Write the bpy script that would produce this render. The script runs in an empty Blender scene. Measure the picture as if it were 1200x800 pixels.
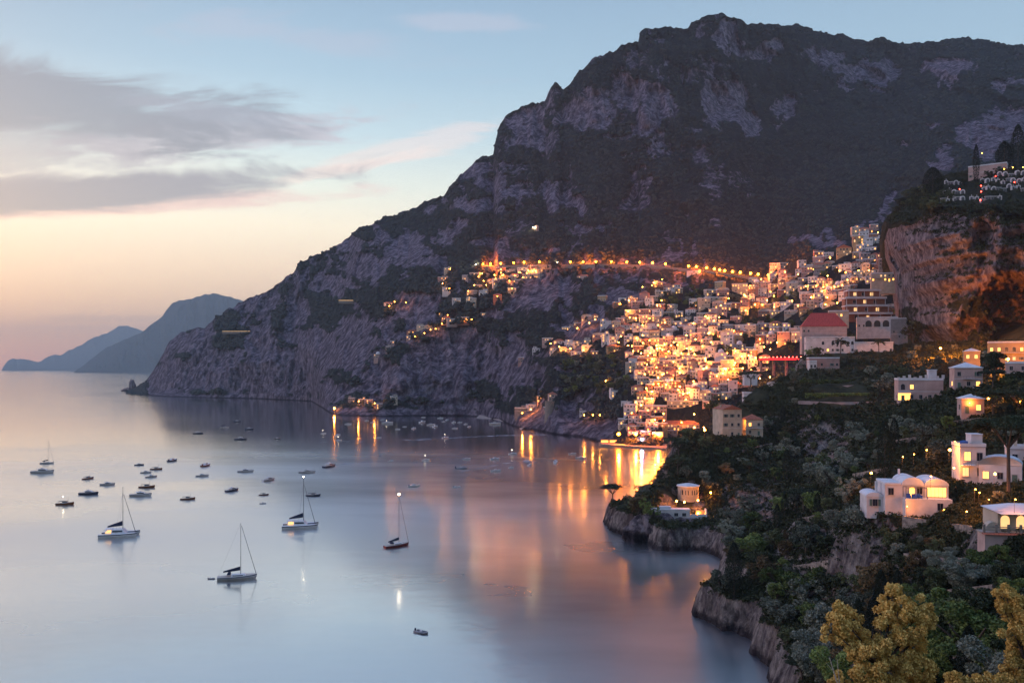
import bpy, math, random
import numpy as np
from mathutils import Vector, Matrix
from mathutils.bvhtree import BVHTree
random.seed(7); rng = np.random.default_rng(7)
H, HY = 70.0, 431.0                       # eye height above the sea, horizon line
D_ = bpy.data
sc = bpy.context.scene
COL = D_.collections.new('coast'); sc.collection.children.link(COL)
R = math.radians
def V(px, py, d): return Vector(((px-600)*d/1000, d, H+(HY-py)*d/1000))
def sea(px, py):
    d = H*1000/(py-HY); return Vector(((px-600)*d/1000, d, 0.0))

# ------------------------------------------------------------------ materials
def mat(name, col, rough=.8, var=.12, scale=.6, bump=0, bscale=4, emit=None, es=0, metal=0, spec=.3):
    m = D_.materials.new(name); m.use_nodes = True; nt = m.node_tree; N = nt.nodes; b = N['Principled BSDF']
    b.inputs['Roughness'].default_value = rough; b.inputs['Metallic'].default_value = metal
    b.inputs['Specular IOR Level'].default_value = spec
    tc = N.new('ShaderNodeTexCoord'); no = N.new('ShaderNodeTexNoise'); no.inputs['Scale'].default_value = scale; no.inputs['Detail'].default_value = 6
    nt.links.new(tc.outputs['Object'], no.inputs['Vector'])
    mx = N.new('ShaderNodeMix'); mx.data_type = 'RGBA'
    mx.inputs['A'].default_value = tuple(max(0, c*(1-var)) for c in col)+(1,)
    mx.inputs['B'].default_value = tuple(min(1, c*(1+var)) for c in col)+(1,)
    mp = N.new('ShaderNodeMapRange'); mp.inputs['From Min'].default_value = .35; mp.inputs['From Max'].default_value = .65
    nt.links.new(no.outputs['Fac'], mp.inputs['Value']); nt.links.new(mp.outputs['Result'], mx.inputs['Factor'])
    nt.links.new(mx.outputs['Result'], b.inputs['Base Color'])
    if bump:
        n2 = N.new('ShaderNodeTexNoise'); n2.inputs['Scale'].default_value = bscale; n2.inputs['Detail'].default_value = 5
        nt.links.new(tc.outputs['Object'], n2.inputs['Vector'])
        bp = N.new('ShaderNodeBump'); bp.inputs['Strength'].default_value = bump; bp.inputs['Distance'].default_value = 1.0
        nt.links.new(n2.outputs['Fac'], bp.inputs['Height']); nt.links.new(bp.outputs['Normal'], b.inputs['Normal'])
    if emit:
        b.inputs['Emission Color'].default_value = tuple(emit)+(1,); b.inputs['Emission Strength'].default_value = es
    return m
def emis(name, col, s, sample=True):
    m = mat(name, (.5,.4,.3), emit=col, es=s)
    m.cycles.emission_sampling = 'FRONT_BACK' if sample else 'NONE'
    return m
def leafmat(name, c1, c2, scale=.5, rnd=.9):
    m = D_.materials.new(name); m.use_nodes = True; nt = m.node_tree; N = nt.nodes; b = N['Principled BSDF']
    b.inputs['Roughness'].default_value = .7; b.inputs['Specular IOR Level'].default_value = .15
    g = N.new('ShaderNodeNewGeometry'); oi = N.new('ShaderNodeObjectInfo')
    tc = N.new('ShaderNodeTexCoord'); no = N.new('ShaderNodeTexNoise'); no.inputs['Scale'].default_value = scale; no.inputs['Detail'].default_value = 3
    nt.links.new(tc.outputs['Object'], no.inputs['Vector'])
    a = N.new('ShaderNodeMath'); a.operation = 'ADD'; nt.links.new(g.outputs['Random Per Island'], a.inputs[0]); nt.links.new(no.outputs['Fac'], a.inputs[1])
    a2 = N.new('ShaderNodeMath'); a2.operation = 'MULTIPLY_ADD'; nt.links.new(a.outputs[0], a2.inputs[0]); a2.inputs[1].default_value = .6
    a3 = N.new('ShaderNodeMath'); a3.operation = 'MULTIPLY_ADD'; nt.links.new(oi.outputs['Random'], a3.inputs[0]); a3.inputs[1].default_value = rnd; a3.inputs[2].default_value = -.1-rnd/2
    nt.links.new(a3.outputs[0], a2.inputs[2])
    mx = N.new('ShaderNodeMix'); mx.data_type = 'RGBA'; mx.inputs['A'].default_value = tuple(c1)+(1,); mx.inputs['B'].default_value = tuple(c2)+(1,)
    mx.clamp_factor = True
    nt.links.new(a2.outputs[0], mx.inputs['Factor']); nt.links.new(mx.outputs['Result'], b.inputs['Base Color'])
    return m
M = {}
WALLS = {'white': (.64,.60,.60), 'cream': (.50,.42,.33), 'pink': (.44,.25,.22), 'ochre': (.45,.31,.17), 'terracotta': (.33,.15,.10), 'grey': (.27,.25,.25), 'rose': (.48,.34,.31)}
for k, c in WALLS.items(): M[k] = mat('wall_'+k, c, .85, .14, .35, .05, 3)
M['roof'] = mat('flat_roof', (.34,.32,.34), .9, .2, .3)
M['roofw'] = mat('white_roof', (.66,.67,.70), .8, .12, .3)
M['tile'] = mat('roof_tile', (.36,.13,.08), .8, .3, 2.5, .3, 6)
M['redtile'] = mat('red_roof', (.42,.07,.06), .7, .2, 1.5, .2, 6)
M['pane'] = mat('window_pane', (.02,.025,.04), .12, .1, 1, spec=.6)
M['frame'] = mat('window_frame', (.45,.42,.40), .6)
M['shutter'] = mat('shutter', (.10,.16,.13), .6)
M['rail'] = mat('iron_rail', (.10,.10,.11), .5)
M['stone'] = mat('stone_wall', (.26,.22,.19), .9, .4, 1.2, .5, 2.5)
M['paving'] = mat('paving', (.35,.30,.26), .9, .2, .5)
M['blue'] = mat('blue_paint', (.04,.12,.40), .5)
M['lit'] = emis('lit_window', (1,.40,.07), 3.0, False)
M['litsoft'] = emis('lit_window_soft', (1,.55,.20), 1.1, False)
M['bulb'] = emis('lamp_bulb', (1,.38,.04), 42)
M['bulbroad'] = emis('road_lamp_bulb', (1,.27,.012), 40)
M['bulbwhite'] = emis('white_lamp_bulb', (1,.80,.55), 34)
M['bulbblue'] = emis('cold_lamp_bulb', (.62,.60,1), 60)
M['bulbred'] = emis('red_lamp_bulb', (1,.05,.03), 20)
M['pole'] = mat('lamp_pole', (.08,.08,.08), .5)
M['hull'] = mat('white_hull', (.74,.75,.78), .35, .08)
M['hulldark'] = mat('dark_hull', (.04,.05,.09), .35, .1)
M['hullwood'] = mat('wooden_hull', (.22,.10,.05), .5, .2)
M['hullred'] = mat('red_antifouling', (.30,.06,.04), .5, .2)
M['deck'] = mat('boat_deck', (.50,.45,.40), .6)
M['smoke'] = mat('boat_glass', (.02,.02,.03), .15)
M['spar'] = mat('alloy_spar', (.16,.16,.18), .4)
M['canvas'] = mat('sail_cover', (.02,.03,.07), .8)
M['rubber'] = mat('grey_rubber', (.25,.26,.29), .6)
M['bark'] = mat('bark', (.09,.07,.055), .9, .3, 3, .4, 6)
M['awning'] = mat('red_lit_front', (.55,.04,.06), .7, .1, emit=(1,.05,.06), es=.5)  # glows by itself to stand in for red light on the terrace front
M['foam'] = mat('foam', (.55,.60,.68), .6)
M['leaf_olive'] = leafmat('olive_leaf', (.050,.066,.046), (.31,.33,.25))
M['leaf_dark'] = leafmat('dark_leaf', (.022,.032,.018), (.15,.17,.075))
M['leaf_green'] = leafmat('green_leaf', (.038,.062,.020), (.24,.30,.085))
M['leaf_pine'] = leafmat('pine_leaf', (.022,.034,.022), (.075,.095,.05))
M['leaf_cyp'] = leafmat('cypress_leaf', (.008,.014,.010), (.03,.042,.026))
M['leaf_rust'] = leafmat('autumn_leaf', (.075,.055,.028), (.19,.13,.06))
M['leaf_under'] = leafmat('undergrowth_leaf', (.014,.020,.010), (.055,.065,.030), .12)
M['leaf_yel'] = leafmat('yellow_blossom', (.36,.20,.035), (.98,.66,.20), 1.5, .15)
M['scrub'] = leafmat('scrub', (.012,.020,.024), (.046,.060,.052), .02)  # blue of the dusk light put into the leaf colour

# ------------------------------------------------------------------ mesh helpers
class MB:
    def __init__(s): s.v=[]; s.f=[]; s.m=[]; s.mats=[]
    def mi(s, m):
        if m not in s.mats: s.mats.append(m)
        return s.mats.index(m)
    def add(s, vs, fs, m):
        o=len(s.v); s.v+= [tuple(v) for v in vs]; i=s.mi(m)
        for f in fs: s.f.append(tuple(o+k for k in f)); s.m.append(i)
    def box(s, x0,x1,y0,y1,z0,z1,m, top=None):
        t = top or (x0,x1,y0,y1)
        s.add([(x0,y0,z0),(x1,y0,z0),(x1,y1,z0),(x0,y1,z0),(t[0],t[2],z1),(t[1],t[2],z1),(t[1],t[3],z1),(t[0],t[3],z1)],
              [(0,3,2,1),(4,5,6,7),(0,1,5,4),(1,2,6,5),(2,3,7,6),(3,0,4,7)], m)
    def tube(s, a, b, r0, r1, m, n=6, cap=True):
        a=Vector(a); b=Vector(b); d=(b-a).normalized(); u=d.orthogonal().normalized(); w=d.cross(u)
        vs=[]
        for p,r in ((a,r0),(b,r1)):
            for i in range(n):
                t=2*math.pi*i/n; vs.append(p+u*math.cos(t)*r+w*math.sin(t)*r)
        fs=[(i,(i+1)%n,n+(i+1)%n,n+i) for i in range(n)]
        if cap: fs+=[tuple(range(n-1,-1,-1)),tuple(range(n,2*n))]
        s.add(vs,fs,m)
    def lathe(s, prof, m, n=12, c=(0,0,0)):
        vs=[];fs=[]
        for r,z in prof:
            for i in range(n):
                t=2*math.pi*i/n; vs.append((c[0]+r*math.cos(t),c[1]+r*math.sin(t),c[2]+z))
        for k in range(len(prof)-1):
            for i in range(n): fs.append((k*n+i,k*n+(i+1)%n,(k+1)*n+(i+1)%n,(k+1)*n+i))
        s.add(vs,fs,m)
    def vault(s, x0,x1,y0,y1,z,h,m,n=10):      # barrel vault, arch seen from the front (axis along y)
        vs=[]; cx=(x0+x1)/2; w=(x1-x0)/2
        for y in (y0,y1):
            for i in range(n+1):
                t=math.pi*i/n; vs.append((cx-w*math.cos(t),y,z+h*math.sin(t)))
        fs=[(i,i+1,n+2+i,n+1+i) for i in range(n)]+[tuple(range(n+1)),tuple(range(2*n+1,n,-1))]
        s.add(vs,fs,m)
    def arch(s, cx, w, z0, z1, y0, y1, m, n=8):   # arched slab facing -y
        r=w/2; zc=z1-r; pts=[(cx-r,z0),(cx+r,z0)]+[(cx+r*math.cos(math.pi*i/n),zc+r*math.sin(math.pi*i/n)) for i in range(n+1)]
        k=len(pts); vs=[(x,y0,z) for x,z in pts]+[(x,y1,z) for x,z in pts]
        s.add(vs,[tuple(range(k)),tuple(range(2*k-1,k-1,-1))]+[(i,k+i,k+(i+1)%k,(i+1)%k) for i in range(k)],m)
    def mesh(s, name, smooth=False):
        me=D_.meshes.new(name); me.from_pydata(s.v,[],s.f)
        for m in s.mats: me.materials.append(M[m] if isinstance(m,str) else m)
        me.polygons.foreach_set('material_index', s.m)
        if smooth: me.polygons.foreach_set('use_smooth',[True]*len(s.f))
        me.update(); return me
def link(name, data, parent=None, loc=None, rz=0, scale=None):
    o=D_.objects.new(name,data); COL.objects.link(o)
    if parent is not None: o.parent=parent
    if loc is not None: o.location=loc
    if rz: o.rotation_euler=(0,0,rz)
    if scale is not None: o.scale=scale if hasattr(scale,'__len__') else (scale,)*3
    return o
def npmesh(name, verts, faces, m, smooth=False):
    me=D_.meshes.new(name); n=len(faces); k=faces.shape[1]
    me.vertices.add(len(verts)); me.vertices.foreach_set('co',verts.astype(np.float32).ravel())
    me.loops.add(n*k); me.loops.foreach_set('vertex_index',faces.astype(np.int32).ravel())
    me.polygons.add(n); me.polygons.foreach_set('loop_start',np.arange(0,n*k,k,dtype=np.int32))
    if smooth: me.polygons.foreach_set('use_smooth',np.ones(n,bool))
    me.materials.append(m); me.update(calc_edges=True); me.validate(); return me
THINGS=[]      # (object, look, px, py, fixed label)
def thing(o, look, cat, px=0, py=0, group=None, fixed=False, zone=None):
    o['category']=cat
    if group: o['group']=group
    if fixed: o['label']=look
    else: THINGS.append((o,look,px,py,zone))
    return o
def struct(o): o['kind']='structure'; return o

# ------------------------------------------------------------------ noise
def _h(ix,iy,iz,s):
    n=(ix*374761393+iy*668265263+iz*1274126177+s*974634777)&0xffffffff
    n=((n^(n>>13))*1274126177)&0xffffffff; n=(n^(n>>16))&0xffffffff
    return n/4294967295.0
def vn(x,y,z,s=0):
    x0=np.floor(x);y0=np.floor(y);z0=np.floor(z); fx=x-x0;fy=y-y0;fz=z-z0
    fx=fx*fx*(3-2*fx);fy=fy*fy*(3-2*fy);fz=fz*fz*(3-2*fz); a=x0.astype(np.int64);b=y0.astype(np.int64);c=z0.astype(np.int64)
    r=0
    for i in (0,1):
        for j in (0,1):
            for k in (0,1):
                r=r+_h(a+i,b+j,c+k,s)*(fx if i else 1-fx)*(fy if j else 1-fy)*(fz if k else 1-fz)
    return r
def fbm(x,y,z,o=4,s=0):
    r=0;a=.5;t=0
    for i in range(o): r=r+a*vn(x,y,z,s+i); t+=a; x=x*2.03;y=y*2.03;z=z*2.03;a*=.5
    return r/t
def ridged(x,y,z,o=4,s=0):
    r=0;a=.5;t=0
    for i in range(o): r=r+a*(1-np.abs(2*vn(x,y,z,s+i)-1)); t+=a; x=x*2.03;y=y*2.03;z=z*2.03;a*=.5
    return r/t
def interp(pts, x): p=np.array(pts,float); return np.interp(x,p[:,0],p[:,1])
def smooth1(a, k, axis):
    for _ in range(k):
        p=np.concatenate([np.take(a,[0],axis),a,np.take(a,[-1],axis)],axis)
        n=a.shape[axis]; a=(np.take(p,range(0,n),axis)+2*a+np.take(p,range(2,n+2),axis))/4
    return a
def sstep(a,b,x): t=np.clip((x-a)/(b-a),0,1); return t*t*(3-2*t)

# rock / scrub ground material: 'rock' and 'rust' attributes say what the ground is made of there
def terrain_mat(name, veg1, veg2, rock1, rock2, nscale, rust=(.34,.16,.10), streak=(1,1,.13),sth=(.56,.40), bump=1.0, bd=3.0, tide=3.0):
    m=D_.materials.new(name); m.use_nodes=True; nt=m.node_tree; N=nt.nodes; L=nt.links; b=N['Principled BSDF']
    b.inputs['Roughness'].default_value=.95; b.inputs['Specular IOR Level'].default_value=.08
    ge=N.new('ShaderNodeTexCoord')
    def noise(sc_, det=8, stretch=None, rough=.6):
        n=N.new('ShaderNodeTexNoise'); n.inputs['Scale'].default_value=sc_; n.inputs['Detail'].default_value=det; n.inputs['Roughness'].default_value=rough
        if stretch:
            mp=N.new('ShaderNodeMapping'); mp.inputs['Scale'].default_value=stretch; L.new(ge.outputs['Object'],mp.inputs['Vector']); L.new(mp.outputs[0],n.inputs['Vector'])
        else: L.new(ge.outputs['Object'],n.inputs['Vector'])
        return n.outputs['Fac']
    def ramp(v,a,c):
        r=N.new('ShaderNodeMapRange'); r.inputs['From Min'].default_value=a; r.inputs['From Max'].default_value=c; L.new(v,r.inputs['Value']); return r.outputs['Result']
    def mix(f,a,c):
        x=N.new('ShaderNodeMix'); x.data_type='RGBA'
        L.new(f,x.inputs['Factor'])
        for s_,v in (('A',a),('B',c)):
            if isinstance(v,tuple): x.inputs[s_].default_value=v+(1,)
            else: L.new(v,x.inputs[s_])
        return x.outputs['Result']
    at=N.new('ShaderNodeAttribute'); at.attribute_name='rock'; ar=N.new('ShaderNodeAttribute'); ar.attribute_name='rust'
    veg=mix(ramp(noise(nscale*1.0),.35,.65),veg1,veg2)
    rk=mix(ramp(noise(nscale*2.4,9,(1,1,.5),.75),.41,.60),rock1,rock2)
    rk=mix(ar.outputs['Fac'],rk,mix(ramp(noise(nscale*1.5,8,(1,1,.4),.7),.35,.65),tuple(c*.5 for c in rust),rust))
    s=N.new('ShaderNodeMath'); s.operation='ADD'; L.new(at.outputs['Fac'],s.inputs[0]); L.new(noise(nscale*2.2,7),s.inputs[1])
    st=noise(nscale*3.0,7,streak,.7); dk=N.new('ShaderNodeMix'); dk.data_type='RGBA'; dk.blend_type='MULTIPLY'; L.new(ramp(st,*sth),dk.inputs['Factor']); L.new(rk,dk.inputs['A']); dk.inputs['B'].default_value=(.38,.36,.42,1); rk=dk.outputs['Result']  # dark streaks in the colour stand in for shade of the rock relief
    s2=N.new('ShaderNodeMath'); s2.operation='MULTIPLY_ADD'; L.new(noise(nscale*.9,6,(1,1,.5),.65),s2.inputs[0]); s2.inputs[1].default_value=1.1; L.new(s.outputs[0],s2.inputs[2])
    colr=mix(ramp(s2.outputs[0],1.42,1.60),veg,rk)
    sz=N.new('ShaderNodeSeparateXYZ'); L.new(ge.outputs['Object'],sz.inputs[0]); tz=N.new('ShaderNodeMath'); tz.operation='MULTIPLY_ADD'; L.new(noise(nscale*4,4),tz.inputs[0]); tz.inputs[1].default_value=-tide; L.new(sz.outputs['Z'],tz.inputs[2])
    wet=N.new('ShaderNodeMix'); wet.data_type='RGBA'; wet.blend_type='MULTIPLY'; L.new(ramp(tz.outputs[0],tide*.35,-tide*.1),wet.inputs['Factor']); L.new(colr,wet.inputs['A']); wet.inputs['B'].default_value=(.22,.22,.26,1)
    L.new(wet.outputs['Result'],b.inputs['Base Color'])
    h=N.new('ShaderNodeMath'); h.operation='ADD'; L.new(noise(nscale*2.6,9,(1,1,.6),.72),h.inputs[0]); L.new(noise(nscale*7,6,None,.7),h.inputs[1])
    bp=N.new('ShaderNodeBump'); bp.inputs['Strength'].default_value=bump; bp.inputs['Distance'].default_value=bd
    L.new(h.outputs[0],bp.inputs['Height']); L.new(bp.outputs['Normal'],b.inputs['Normal'])
    return m
def attr(me,name,vals):
    a=me.attributes.new(name,'FLOAT','POINT'); a.data.foreach_set('value',vals.astype(np.float32).ravel())
def grid_faces(nr,nc):
    i=np.arange((nr-1)*(nc-1)); r=i//(nc-1); c=i%(nc-1); a=r*nc+c
    return np.stack([a,a+1,a+nc+1,a+nc],1)
def sheet(name, PX, PY, Dp, m, rock, rust=None, back=None, skirt=True):
    """rows of points from the foot up to the crest; the hill then falls away behind it"""
    X=(PX-600)*Dp/1000; Y=Dp; Z=H+(HY-PY)*Dp/1000
    rk=rock; ru=rust if rust is not None else np.zeros_like(rock)
    if back:
        xs,ys,zs=[X],[Y],[Z]
        n=12; z0=Z[-1];
        for k in range(1,n+1):
            f=k/n; y=Y[-1]+back*f; xs.append((X[-1]+(X[-1]/Y[-1])*back*f)[None]); ys.append(y[None]); zs.append((z0*(1-f**1.3*1.02)-back*.02*f)[None])
        X=np.concatenate(xs);Y=np.concatenate(ys);Z=np.concatenate(zs)
        rk=np.concatenate([rock]+[rock[-1:]]*n); ru=np.concatenate([ru]+[ru[-1:]]*n)
    v=np.stack([X,Y,Z],-1).reshape(-1,3); f=grid_faces(*X.shape)
    me=npmesh(name,v,f,m,True); attr(me,'rock',rk); attr(me,'rust',ru)
    o=struct(link(name,me)); return o, v, f

# ------------------------------------------------------------------ THE MOUNTAIN
ridge=[(148,460),(158,456),(170,447),(178,436),(187,422),(198,400),(205,394),(215,388),(240,383),(262,365),(290,350),(318,338),(345,318),(352,306),(360,303),(385,293),(400,285),(420,268),(436,262),(450,254),(475,248),(488,243),(500,236),(520,229),(532,212),(540,205),(555,190),(565,184),(578,181),(580,168),(584,150),(592,138),(600,130),(612,124),(622,122),(638,119),(646,103),(650,98),(655,98),(660,105),(668,98),(680,84),(688,77),(694,68),(705,64),(720,60),(736,51),(748,48),(750,38),(755,33),(780,32),(805,33),(812,26),(825,19),(845,15),(862,22),(875,27),(900,27),(915,30),(935,28),(955,36),(975,40),(990,41),(1000,46),(1020,48),(1030,43),(1045,49),(1055,50),(1075,51),(1100,48),(1115,45),(1135,44),(1160,48),(1200,54),(1300,62),(1450,60)]
base=[(148,461),(160,463),(200,465),(300,467),(365,470),(378,478),(388,485),(400,487),(450,488),(520,487),(560,488),(585,492),(600,499),(612,503),(625,504),(650,509),(680,513),(705,519),(740,524),(775,525),(800,520),(850,505),(900,470),(950,432),(1000,420),(1450,420)]
cols=[150,250,350,400,450,560,650,740,800,850,900,950,1000,1050,1100,1200,1450]
tt=[0,.15,.35,.45,.6,.8,1]
tab={150:[2300,2330,2360,2380,2400,2430,2460],250:[0,2020,2060,2090,2130,2210,2320],350:[0,1830,1890,1930,2000,2100,2230],400:[0,1380,1560,1650,1790,1980,2180],450:[0,1300,1410,1480,1610,1860,2150],
560:[0,1275,1345,1380,1470,1740,2080],650:[0,985,1180,1330,1570,1810,2040],740:[0,860,1070,1330,1600,1850,2080],800:[780,850,1070,1300,1600,1860,2100],850:[780,850,1060,1300,1650,1950,2120],
900:[780,870,1180,1430,1760,2050,2260],950:[780,860,1080,1400,1780,2120,2360],1000:[760,840,1000,1300,1700,2080,2410],1050:[720,800,950,1250,1600,2020,2430],1100:[720,800,950,1100,1400,1900,2400],1200:[720,800,930,1030,1230,1750,2300],1450:[700,780,900,980,1130,1550,2100]}
px=np.arange(148,1452,2.0); nT=230
T=np.linspace(0,1,nT)
by=interp(base,px); ry=interp(ridge,px); ry=ry+ (fbm(px/7,px*0,px*0,3,5)-.5)*5*sstep(160,260,px)+ (vn(px/2.5,px*0,px*0,9)-.5)*2.2*sstep(160,200,px)
tabA=[]
for k in range(len(tt)):
    col=[]
    for c in cols:
        v=tab[c][k]
        if v==0: v=H*1000/(float(interp(base,c))-HY)
        col.append(v)
    tabA.append(np.interp(px,cols,col))
d0=H*1000/(by-HY); tabA[0]=np.where(px<777,d0,tabA[0]); tabA=np.array(tabA)
tabA[1]=np.maximum(tabA[1],tabA[0]*1.01)
tabA=np.concatenate([tabA[:1],smooth1(tabA[1:],6,1)])
Dm=np.empty((nT,len(px)))
for j in range(len(px)): Dm[:,j]=np.interp(T,tt,tabA[:,j])
Dm=smooth1(Dm,8,0); PXg=np.tile(px,(nT,1)); PYg=by[None]+(ry-by)[None]*T[:,None]
X=(PXg-600)*Dm/1000; Z=H+(HY-PYg)*Dm/1000
# what is bare rock and what is scrub
rock=np.zeros_like(Dm)
WARP={}
def blob(PX,PY,arr,cx,cy,rx,ry_,a=0,v=1.0):
    key=id(PX)
    if key not in WARP:
        z=PX*0; WARP[key]=((fbm(PX/26,PY/26,z,4,201)-.5)*44+(fbm(PX/7,PY/9,z,3,203)-.5)*16,(fbm(PX/26,PY/26,z,4,202)-.5)*40+(fbm(PX/7,PY/9,z,3,204)-.5)*16,PX)
    PX=PX+WARP[key][0]; PY=PY+WARP[key][1]
    c,s=math.cos(R(a)),math.sin(R(a)); u=((PX-cx)*c+(PY-cy)*s)/rx; w=(-(PX-cx)*s+(PY-cy)*c)/ry_
    np.maximum(arr, v*(1-sstep(.6,1.25,np.sqrt(u*u+w*w))), out=arr)
for b_ in [(612,150,30,24,0),(632,168,16,12,0),(690,130,34,30,-25),(745,108,34,24,10),(770,130,24,22,0),(722,158,24,6,-22),(842,40,26,15,0),(880,58,40,12,5),(845,122,30,30,10),(872,140,22,14,0),(960,70,30,13,5),(1010,80,44,14,5),(1108,82,32,14,-10),(985,98,14,6,0),(1030,100,18,6,0),(915,128,10,18,0),
   (640,232,14,22,0),(658,226,22,8,20),(600,232,14,14,0),(672,262,16,7,0),(697,260,12,6,0),(676,232,10,16,0),(745,228,6,6,0),(545,230,12,10,0),(575,205,18,10,-30),
   (1012,268,22,7,-35),(1045,242,20,8,-35),(1080,222,16,6,-30),(1110,190,10,16,20),(1150,165,24,30,0),(1095,152,10,8,-50),(1067,168,5,8,0),(1190,150,30,20,0),(1185,95,20,8,0),
   (625,345,34,30,0),(600,358,24,14,0),(658,340,20,20,0),(690,385,36,24,0),(675,372,16,14,0),(730,345,26,12,0),(520,408,60,26,-12),(560,425,60,20,-15),(470,440,40,22,0),(505,460,50,22,0),(600,440,50,16,-10),(640,490,60,18,0),(690,500,40,14,10),
   (420,400,30,40,10),(350,350,16,30,15),(330,430,50,40,0),(260,440,60,24,0),(190,440,20,24,0),(390,335,24,14,0),(430,310,30,20,-20),(300,400,20,14,0),(375,400,30,20,0),(960,282,24,8,-10),(930,285,14,6,0),(530,270,20,12,-30),(480,285,24,16,-20)]:
    blob(PXg,PYg,rock,*b_[:5])
n1=fbm(PXg/34,PYg/22,Dm*0,5,31); left=1-sstep(560,680,PXg)
rock=rock*(.35+.75*ridged(PXg/16,PYg/30,Dm*0,4,3))
rock=np.maximum(rock, left*sstep(.50,.60,n1)*(.42+.35*ridged(PXg/9,PYg/16,Dm*0,4,33)))
rock=np.maximum(rock, sstep(.60,.72,n1)*.5*(1-.6*sstep(820,900,PXg))); rock=np.maximum(rock,.55*sstep(.64,.74,ridged(PXg/13,PYg/17,Dm*0,4,35))*sstep(.50,.62,fbm(PXg/50,PYg/40,Dm*0,3,36))*(1-.5*sstep(820,900,PXg)))
foot=1-sstep(0,.05+.07*vn(px/15,px*0,px*0,4)[None],T[:,None]+0*PXg); rock=np.maximum(rock,foot*.85*(PXg<720))
# relief: ribs and gullies, rock stands out, all measured in metres of ground
rel=(ridged(X/230,Dm/900,Z/700,4,11)-.55)*230*sstep(0,.25,T)[:,None]*(.35+.65*sstep(.4,.7,T)[:,None])
rel+=(ridged(X/80,Dm/300,Z/220,4,21)-.55)*62+(fbm(X/22,Dm/80,Z/30,3,41)-.5)*10
rel-=rock*(12+40*(ridged(X/26,Z/60,Dm*0,4,51)-.4))+(ridged(X/48,Z/90,Dm/200,3,52)-.5)*22
town=sstep(690,760,PXg)*(1-sstep(.42,.5,T))[:,None]; low=np.minimum(1,T/.06)[:,None]
edge=(1-.5*town)*(.15+.85*low)
Dm2=Dm-rel*edge*np.where(PXg>720,.55+.45*sstep(.5,.6,T)[:,None],1)*(.25+.75*sstep(148,300,PXg))
Dm2[0]-=0
mA=terrain_mat('mountain_ground',(.012,.019,.026),(.034,.046,.048),(.085,.080,.115),(.37,.325,.39),.035,streak=(1,1,.75),sth=(.53,.42),bump=1.0,bd=9)  # blue cast of the dusk air put into rock and scrub colours
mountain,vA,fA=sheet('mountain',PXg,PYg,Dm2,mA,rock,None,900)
# foot skirt below the water
# ------------------------------------------------------------------ FAR CAPES
def cape(name, prof, by_, d0_, d1_, seed):
    pr=np.array(prof,float); p=np.arange(pr[0,0],pr[-1,0],.8); r=np.interp(p,pr[:,0],pr[:,1])+(vn(p/5,p*0,p*0,seed)-.5)*1.6
    n=60; t=np.linspace(0,1,n); P=np.tile(p,(n,1)); Yp=by_+(np.minimum(r,by_)-by_)[None]*t[:,None]
    Dd=d0_+(d1_-d0_)*t[:,None]+0*P; Dd=Dd+(ridged(P/14,Yp/30,P*0,4,seed)-.5)*1100*np.minimum(1,t*4)[:,None]
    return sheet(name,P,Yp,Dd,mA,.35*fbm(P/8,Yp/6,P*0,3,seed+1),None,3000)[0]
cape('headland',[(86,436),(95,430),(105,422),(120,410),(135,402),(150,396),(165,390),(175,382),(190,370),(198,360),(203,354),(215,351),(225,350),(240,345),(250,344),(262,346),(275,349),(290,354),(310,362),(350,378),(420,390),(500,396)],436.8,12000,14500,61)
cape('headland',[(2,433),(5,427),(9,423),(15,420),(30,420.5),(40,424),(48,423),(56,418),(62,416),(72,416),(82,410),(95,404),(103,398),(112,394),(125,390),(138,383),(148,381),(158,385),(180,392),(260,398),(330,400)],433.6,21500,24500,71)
# ------------------------------------------------------------------ THE CRAG with the cemetery terrace
pc=np.concatenate([np.array([1029.0,1029.6,1030.2,1031,1032,1033.2]),np.arange(1034.5,1430,1.25)]); nC=190; tc=np.linspace(0,1,nC)
edge_y=interp([(1029,300),(1034,280),(1040,266),(1050,260),(1066,255),(1090,246),(1110,244),(1150,246),(1200,250),(1300,255),(1430,255)],pc)
top_y=interp([(1029,280),(1034,262),(1042,252),(1052,242),(1062,232),(1078,222),(1092,212),(1110,204),(1140,199),(1200,197),(1300,190),(1430,180)],pc)
foot_y=np.full_like(pc,440.0)
left_in=interp([(255,1031),(262,1029),(290,1030),(310,1040),(350,1046),(372,1048),(390,1058),(400,1064),(420,1075),(440,1085)],np.linspace(440,180,nC))
PXc=np.tile(pc,(nC,1)); PYc=np.where(tc[:,None]<.72, foot_y+(edge_y-foot_y)*tc[:,None]/.72, edge_y+(top_y-edge_y)*(tc[:,None]-.72)/.28)
lin=interp([(180,1029),(262,1029),(285,1031),(300,1036),(320,1043),(350,1046),(372,1048),(390,1057),(405,1066),(440,1080)],PYc.ravel()).reshape(PYc.shape)
PXc=np.maximum(0,(PXc-1029))/(1430-1029)*(1430-lin)+lin
lin=lin+(fbm(PYc/14,PYc*0,PYc*0,4,301)-.5)*16
edge_y=edge_y+(fbm(pc/16,pc*0,pc*0,4,302)-.5)*16
PYc=np.where(tc[:,None]<.72, foot_y+(edge_y-foot_y)*tc[:,None]/.72, edge_y+(top_y-edge_y)*(tc[:,None]-.72)/.28)
dC=interp([(1029,900),(1031,760),(1034,680),(1045,640),(1060,610),(1090,575),(1130,545),(1200,510),(1300,460),(1430,410)],pc)[None]+0*PXc
dC=dC+sstep(.70,1,tc)[:,None]*80+ (tc[:,None]<.72)*(tc[:,None]-.4)*20
cave=np.zeros_like(dC); blob(PXc,PYc,cave,1185,372,45,50,0); blob(PXc,PYc,cave,1140,375,16,30,10,.5); dC+=cave*32
Xc=(PXc-600)*dC/1000; Zc=H+(HY-PYc)*dC/1000
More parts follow.
